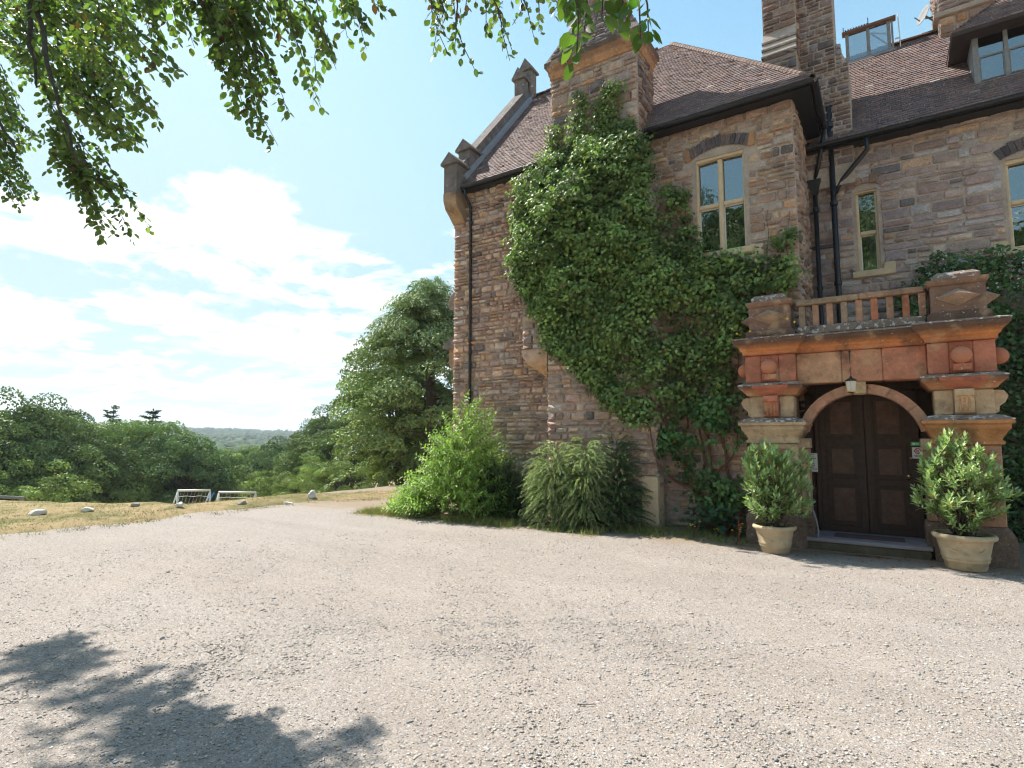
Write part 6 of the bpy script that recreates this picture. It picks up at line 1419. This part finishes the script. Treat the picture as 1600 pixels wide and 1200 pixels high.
STRANDS= [(-9.21,2.1,7.7,-8.86,2.35,6.38),(-8.38,2.14,7.33,-7.99,2.42,6.01),(-7.57,2.16,6.95,-7.22,2.42,5.73),(-6.74,2.18,6.71,-6.41,2.41,5.64),(-5.99,2.15,6.31,-5.61,2.4,5.38),(-5.57,1.69,5.4,-4.87,2.14,4.67),(-5.9,1.71,5.33,-5.2,2.18,4.52),(-6.29,2.03,5.56,-5.72,2.4,4.77),(-7.29,1.91,5.9,-6.62,2.36,4.91),(-7.22,2.01,5.64,-6.54,2.46,4.72),(-7.31,1.94,5.5,-6.81,2.28,4.51),(-5.94,1.77,4.65,-5.33,2.12,4.21),(-7.23,2.06,4.95,-6.76,2.34,4.24),(-6.65,2.03,4.56,-6.3,2.26,3.64),(-6.57,2.09,4.49,-6.07,2.41,3.64),(-7.72,2.26,5.21,-7.4,2.43,4.51),(-9.97,2.19,7.37,-9.22,2.67,6.24),(-10.0,2.23,6.84,-9.54,2.53,5.63),(-10.17,2.17,6.4,-9.71,2.46,5.28),(-10.19,2.2,5.96,-9.62,2.55,4.93),(-9.55,2.15,5.29,-9.16,2.34,4.66),(-9.96,2.33,6.13,-9.47,2.57,5.72),(-9.96,2.16,7.73,-9.4,2.46,7.11),(-8.6,2.05,6.86,-7.95,2.5,5.55),(-7.38,1.79,6.44,-6.52,2.32,5.84),(-5.62,2.07,5.94,-5.37,2.21,5.36),(-5.5,2.16,5.88,-5.29,2.25,5.5),(-7.7,2.09,6.88,-6.89,2.57,6.3),(-8.73,1.97,6.78,-7.86,2.49,6.17),(-7.28,1.89,6.17,-6.49,2.4,5.31),(-7.02,2.12,5.63,-6.44,2.46,5.04),(-6.95,2.23,5.31,-6.48,2.48,4.85),(-9.26,2.17,6.87,-8.74,2.46,6.14),(-6.79,2.23,6.19,-6.27,2.53,5.65),(-10.77,2.13,8.17,-9.93,2.58,7.71),(-8.73,2.44,7.54,-8.29,2.68,6.79),(-8.24,2.75,7.62,-8.01,2.84,7.04),(-10.82,2.2,7.24,-10.22,2.51,6.6),(-10.76,2.27,6.96,-10.33,2.51,6.05),(-11.03,2.2,8.03,-10.35,2.59,7.09),(-6.69,2.03,4.3,-6.1,2.34,4.08),(-7.24,2.08,4.68,-6.97,2.16,4.57),(-4.67,2.03,5.45,-4.48,2.15,4.81),(-4.58,2.09,5.45,-4.41,2.18,4.99),(-4.4,2.1,5.37,-4.2,2.24,4.61),(-4.22,2.12,5.24,-3.96,2.33,4.08),(-4.16,2.17,5.09,-3.88,2.38,4.11),(-4.24,2.33,5.4,-4.07,2.46,4.42),(-4.11,2.32,5.17,-3.8,2.54,4.24),(-4.13,2.4,5.35,-3.94,2.5,4.88),(-3.89,2.44,5.37,-3.77,2.5,4.81),(-3.67,2.36,5.16,-3.42,2.57,4.17),(-3.6,2.43,5.01,-3.32,2.6,4.44),(-3.59,2.53,5.29,-3.42,2.63,4.65),(-3.74,2.55,5.27,-3.62,2.64,4.41),(-3.35,2.58,5.21,-3.24,2.63,4.68),(-3.26,2.63,5.21,-3.12,2.72,4.6),(-3.26,2.75,5.24,-3.25,2.72,4.84),(-3.06,2.77,5.16,-2.94,2.8,4.87),(-4.3,2.33,5.04,-4.15,2.41,4.42),(-4.41,2.31,5.53,-4.29,2.38,4.95),(-4.15,2.49,5.53,-3.97,2.57,5.11),(-4.6,2.3,5.62,-4.48,2.34,5.18),(-2.31,2.49,4.6,-2.27,2.5,4.11),(-2.26,2.52,4.6,-2.18,2.56,4.09),(-2.19,2.57,4.6,-2.14,2.59,4.11),(-2.03,2.45,4.4,-1.92,2.52,3.86),(-2.09,2.63,4.6,-1.99,2.68,4.19),(-1.91,2.53,4.44,-1.76,2.62,3.93),(-1.9,2.65,4.52,-1.78,2.72,4.03),(-1.88,2.77,4.56,-1.83,2.77,4.27),(-1.81,2.81,4.6,-1.73,2.85,4.2),(-1.75,2.86,4.6,-1.7,2.87,4.23),(-1.68,2.91,4.56,-1.63,2.9,4.34),(-2.28,2.61,4.72,-2.27,2.6,4.34),(-2.18,2.68,4.72,-2.14,2.67,4.38),(-2.04,2.77,4.72,-1.99,2.78,4.34),(-2.17,2.49,4.32,-2.11,2.48,4.12)]
NEAR= [(-0.93,1.84,3.49,-0.92,1.84,3.14),(-0.93,1.95,3.58,-0.94,1.93,3.27),(-0.89,1.98,3.58,-0.87,1.97,3.38),(-0.74,1.96,3.49,-0.71,1.97,3.22),(-0.73,2.03,3.54,-0.7,2.03,3.27),(-1.06,1.97,3.63,-1.03,1.97,3.46),(-0.83,2.02,3.55,-0.8,2.01,3.37)]

P, D, N, T, TW = [], [], [], [], Bag()
def strand(a, c_, r, spread=.22, step=.042, twig=True, ls=1.):
    a, c_ = Vector(a), Vector(c_); L = (c_-a).length; n = max(3, int(L/.12)); pts = []
    bow = Vector((r.normal(0, .04), r.normal(0, .04), .04))
    for i in range(n+1): t_ = i/n; pts.append(a.lerp(c_, t_)+bow*math.sin(math.pi*t_)+Vector((r.normal(0, .008), r.normal(0, .008), 0)))
    if twig: TW.tube(pts, [.006*(1-.7*i/n) for i in range(n+1)], 5, cap=False)
    tone = .8+.4*r.random(); s_ = 0.
    while s_ < L:
        t_ = s_/L*n; j = min(n-1, int(t_)); p_ = pts[j].lerp(pts[j+1], t_-j); dd = (pts[j+1]-pts[j]).normalized()
        ang = r.random()*6.283; o_ = Vector((math.cos(ang), math.sin(ang), -.5)); sl = spread*(.35+.65*r.random())*(1-.55*s_/L)
        q_ = p_+(dd*.8+o_).normalized()*sl
        if twig and r.random() < .5: TW.tube([p_, q_], [.002, .0012], 3, cap=False)
        k = max(2, int(sl/.035))
        for m_ in range(k):
            f_ = (m_+.6)/k; pp = p_.lerp(q_, f_); side = 1 if m_ % 2 else -1; dv = (q_-p_).normalized(); sd_ = dv.cross(Z_)
            sd_ = sd_.normalized() if sd_.length > .01 else X_.copy()
            P.append(pp); D.append(dv*.6+sd_*side*.7+Vector((r.normal(0, .2), r.normal(0, .2), -.45+r.normal(0, .2)))); N.append(Vector((r.normal(0, .5), r.normal(0, .5), 1))); T.append((tone, ls))
        s_ += step/(.5+.5*min(1, sl/.1))*1.4
rs = np.random.default_rng(77)
for s_ in [(*(np.array(q)+np.r_[o_, o_]),) for q in STRANDS for o_ in ([rs.normal(0, .12, 3)*[1, 1, .7]+[0, 0, .05] for _ in range(2 if math.dist(q[:3], (0, 0, 1.7)) > 5.9 else 0)]+[np.zeros(3)])]:
    near_ = math.dist(s_[:3], (0, 0, 1.7)); strand(s_[:3], s_[3:], rs, spread=.26 if near_ > 5.3 else .13, step=.034 if near_ > 5.3 else .026, ls=1.0 if near_ > 5.2 else .68)
# the rest of the crown, outside the photograph, which shades the drive
for i in range(420):
    if i < 300: x, y, z = rs.uniform(-13, -6), rs.uniform(-7.5, 1.2), rs.uniform(4.2, 9.5)
    else: x, y, z = rs.uniform(-9, -3), rs.uniform(-4, 1.0), rs.uniform(6.5, 9.5)
    pr_ = proj((x, y, z-.6)); 
    if pr_[2] > 0 and -30 < pr_[0] < 1700 and -60 < pr_[1]: continue
    L = rs.uniform(.8, 1.6); strand((x, y, z), (x+rs.normal(.1, .2), y+rs.normal(.15, .2), z-L), rs, spread=.34, step=.075, twig=i % 3 == 0, ls=1.7)
n = len(P); T = np.array(T); C = hsvj((.14, .20, .06), n, .24, .12, rs)*T[:, :1]
rd = rs.random(n) < .03; C[rd] = (.10, .05, .03)
v, F, C = leaves(np.array(P), np.array(D), np.array(N), .068*T[:, 1]*(.7+.5*rs.random(n)), .046*T[:, 1], C, 'oval')
tag(link_mesh('foliage', np_mesh('foliage', v, F, C, M['beech'], WLOC[beech.name]), beech, WLOC[beech.name]), kind='stuff')
TW.build('twigs', M['bark'], beech, fix=False)
# nearest twigs: their leaves are large in the picture, each one an object
for s_ in NEAR:
    a, c_ = Vector(s_[:3]), Vector(s_[3:]); TW = Bag(); TW.tube([a, a.lerp(c_, .5)+Vector((.01, .01, 0)), c_], [.005, .004, .002], 6); tw = TW.build('hanging_twig', M['bark'], beech)
    L = (c_-a).length; k = max(4, int(L/.019))
    for m_ in range(k):
        f_ = (m_+1)/k; pp = a.lerp(c_, f_); an = rs.random()*6.28; col = hsvj((.10, .17, .035), 1, .15, .1, rs)
        if rs.random() < .05: col = np.array([[.14, .05, .03]])
        d = np.array([[math.cos(an)*.65, math.sin(an)*.65, -.75+rs.normal(0, .2)]]); N_ = np.array([[rs.normal(0, .6), rs.normal(0, .6), 1.]])
        off_ = Vector((math.cos(an), math.sin(an), -.4))*rs.uniform(.004, .03)
        vv, ff, cc = leaves(np.array([[*(pp+off_)]]), d, N_, rs.uniform(.055, .08), .042, col, 'oval')
        o = link_mesh('leaf', np_mesh('leaf', vv, ff, cc, M['beech'], tuple(pp), smooth=True), tw, tuple(pp))
# fallen twigs and bigger stones in the foreground gravel
for i, (x, y, a, L, lab) in enumerate([(-1.72, 3.35, .3, .12, 'dry twig on the gravel near the middle of the foreground, the closer of two'), (-2.05, 4.3, 2.0, .1, 'bent dry twig on the gravel, the farther of two')]):
    b = Bag(); z = float(gz(x, y))+.008; b.tube([(x, y, z), (x+math.cos(a)*L*.5, y+math.sin(a)*L*.5, z+.008), (x+math.cos(a+.3)*L, y+math.sin(a+.3)*L, z)], [.004, .003, .002], 5)
    tag(b.build('fallen_twig', M['bark'], None, (x, y, z)), lab, 'twig', 'dry twigs on the gravel')

# ================================================================== AIR
b = Bag(); b.box((-5400, -2700, -60), (950, 4300, 95)); hz = b.mesh('haze', bpy.data.materials.new('haze'))
m = bpy.data.materials['haze']; m.use_nodes = True; t = NT(m.node_tree); t.n.clear()
pv = t.new('ShaderNodeVolumePrincipled', i_Density=HAZE, i_Anisotropy=.3); pv.inputs['Color'].default_value = (.78, .88, 1, 1)
t.l.new(pv.outputs[0], t.new('ShaderNodeOutputMaterial').inputs['Volume'])
tag(link_mesh('haze', hz), kind='stuff')
scene.cycles.sample_clamp_indirect = 4; scene.cycles.volume_bounces = 0; scene.cycles.max_bounces = 7; scene.cycles.transparent_max_bounces = 12
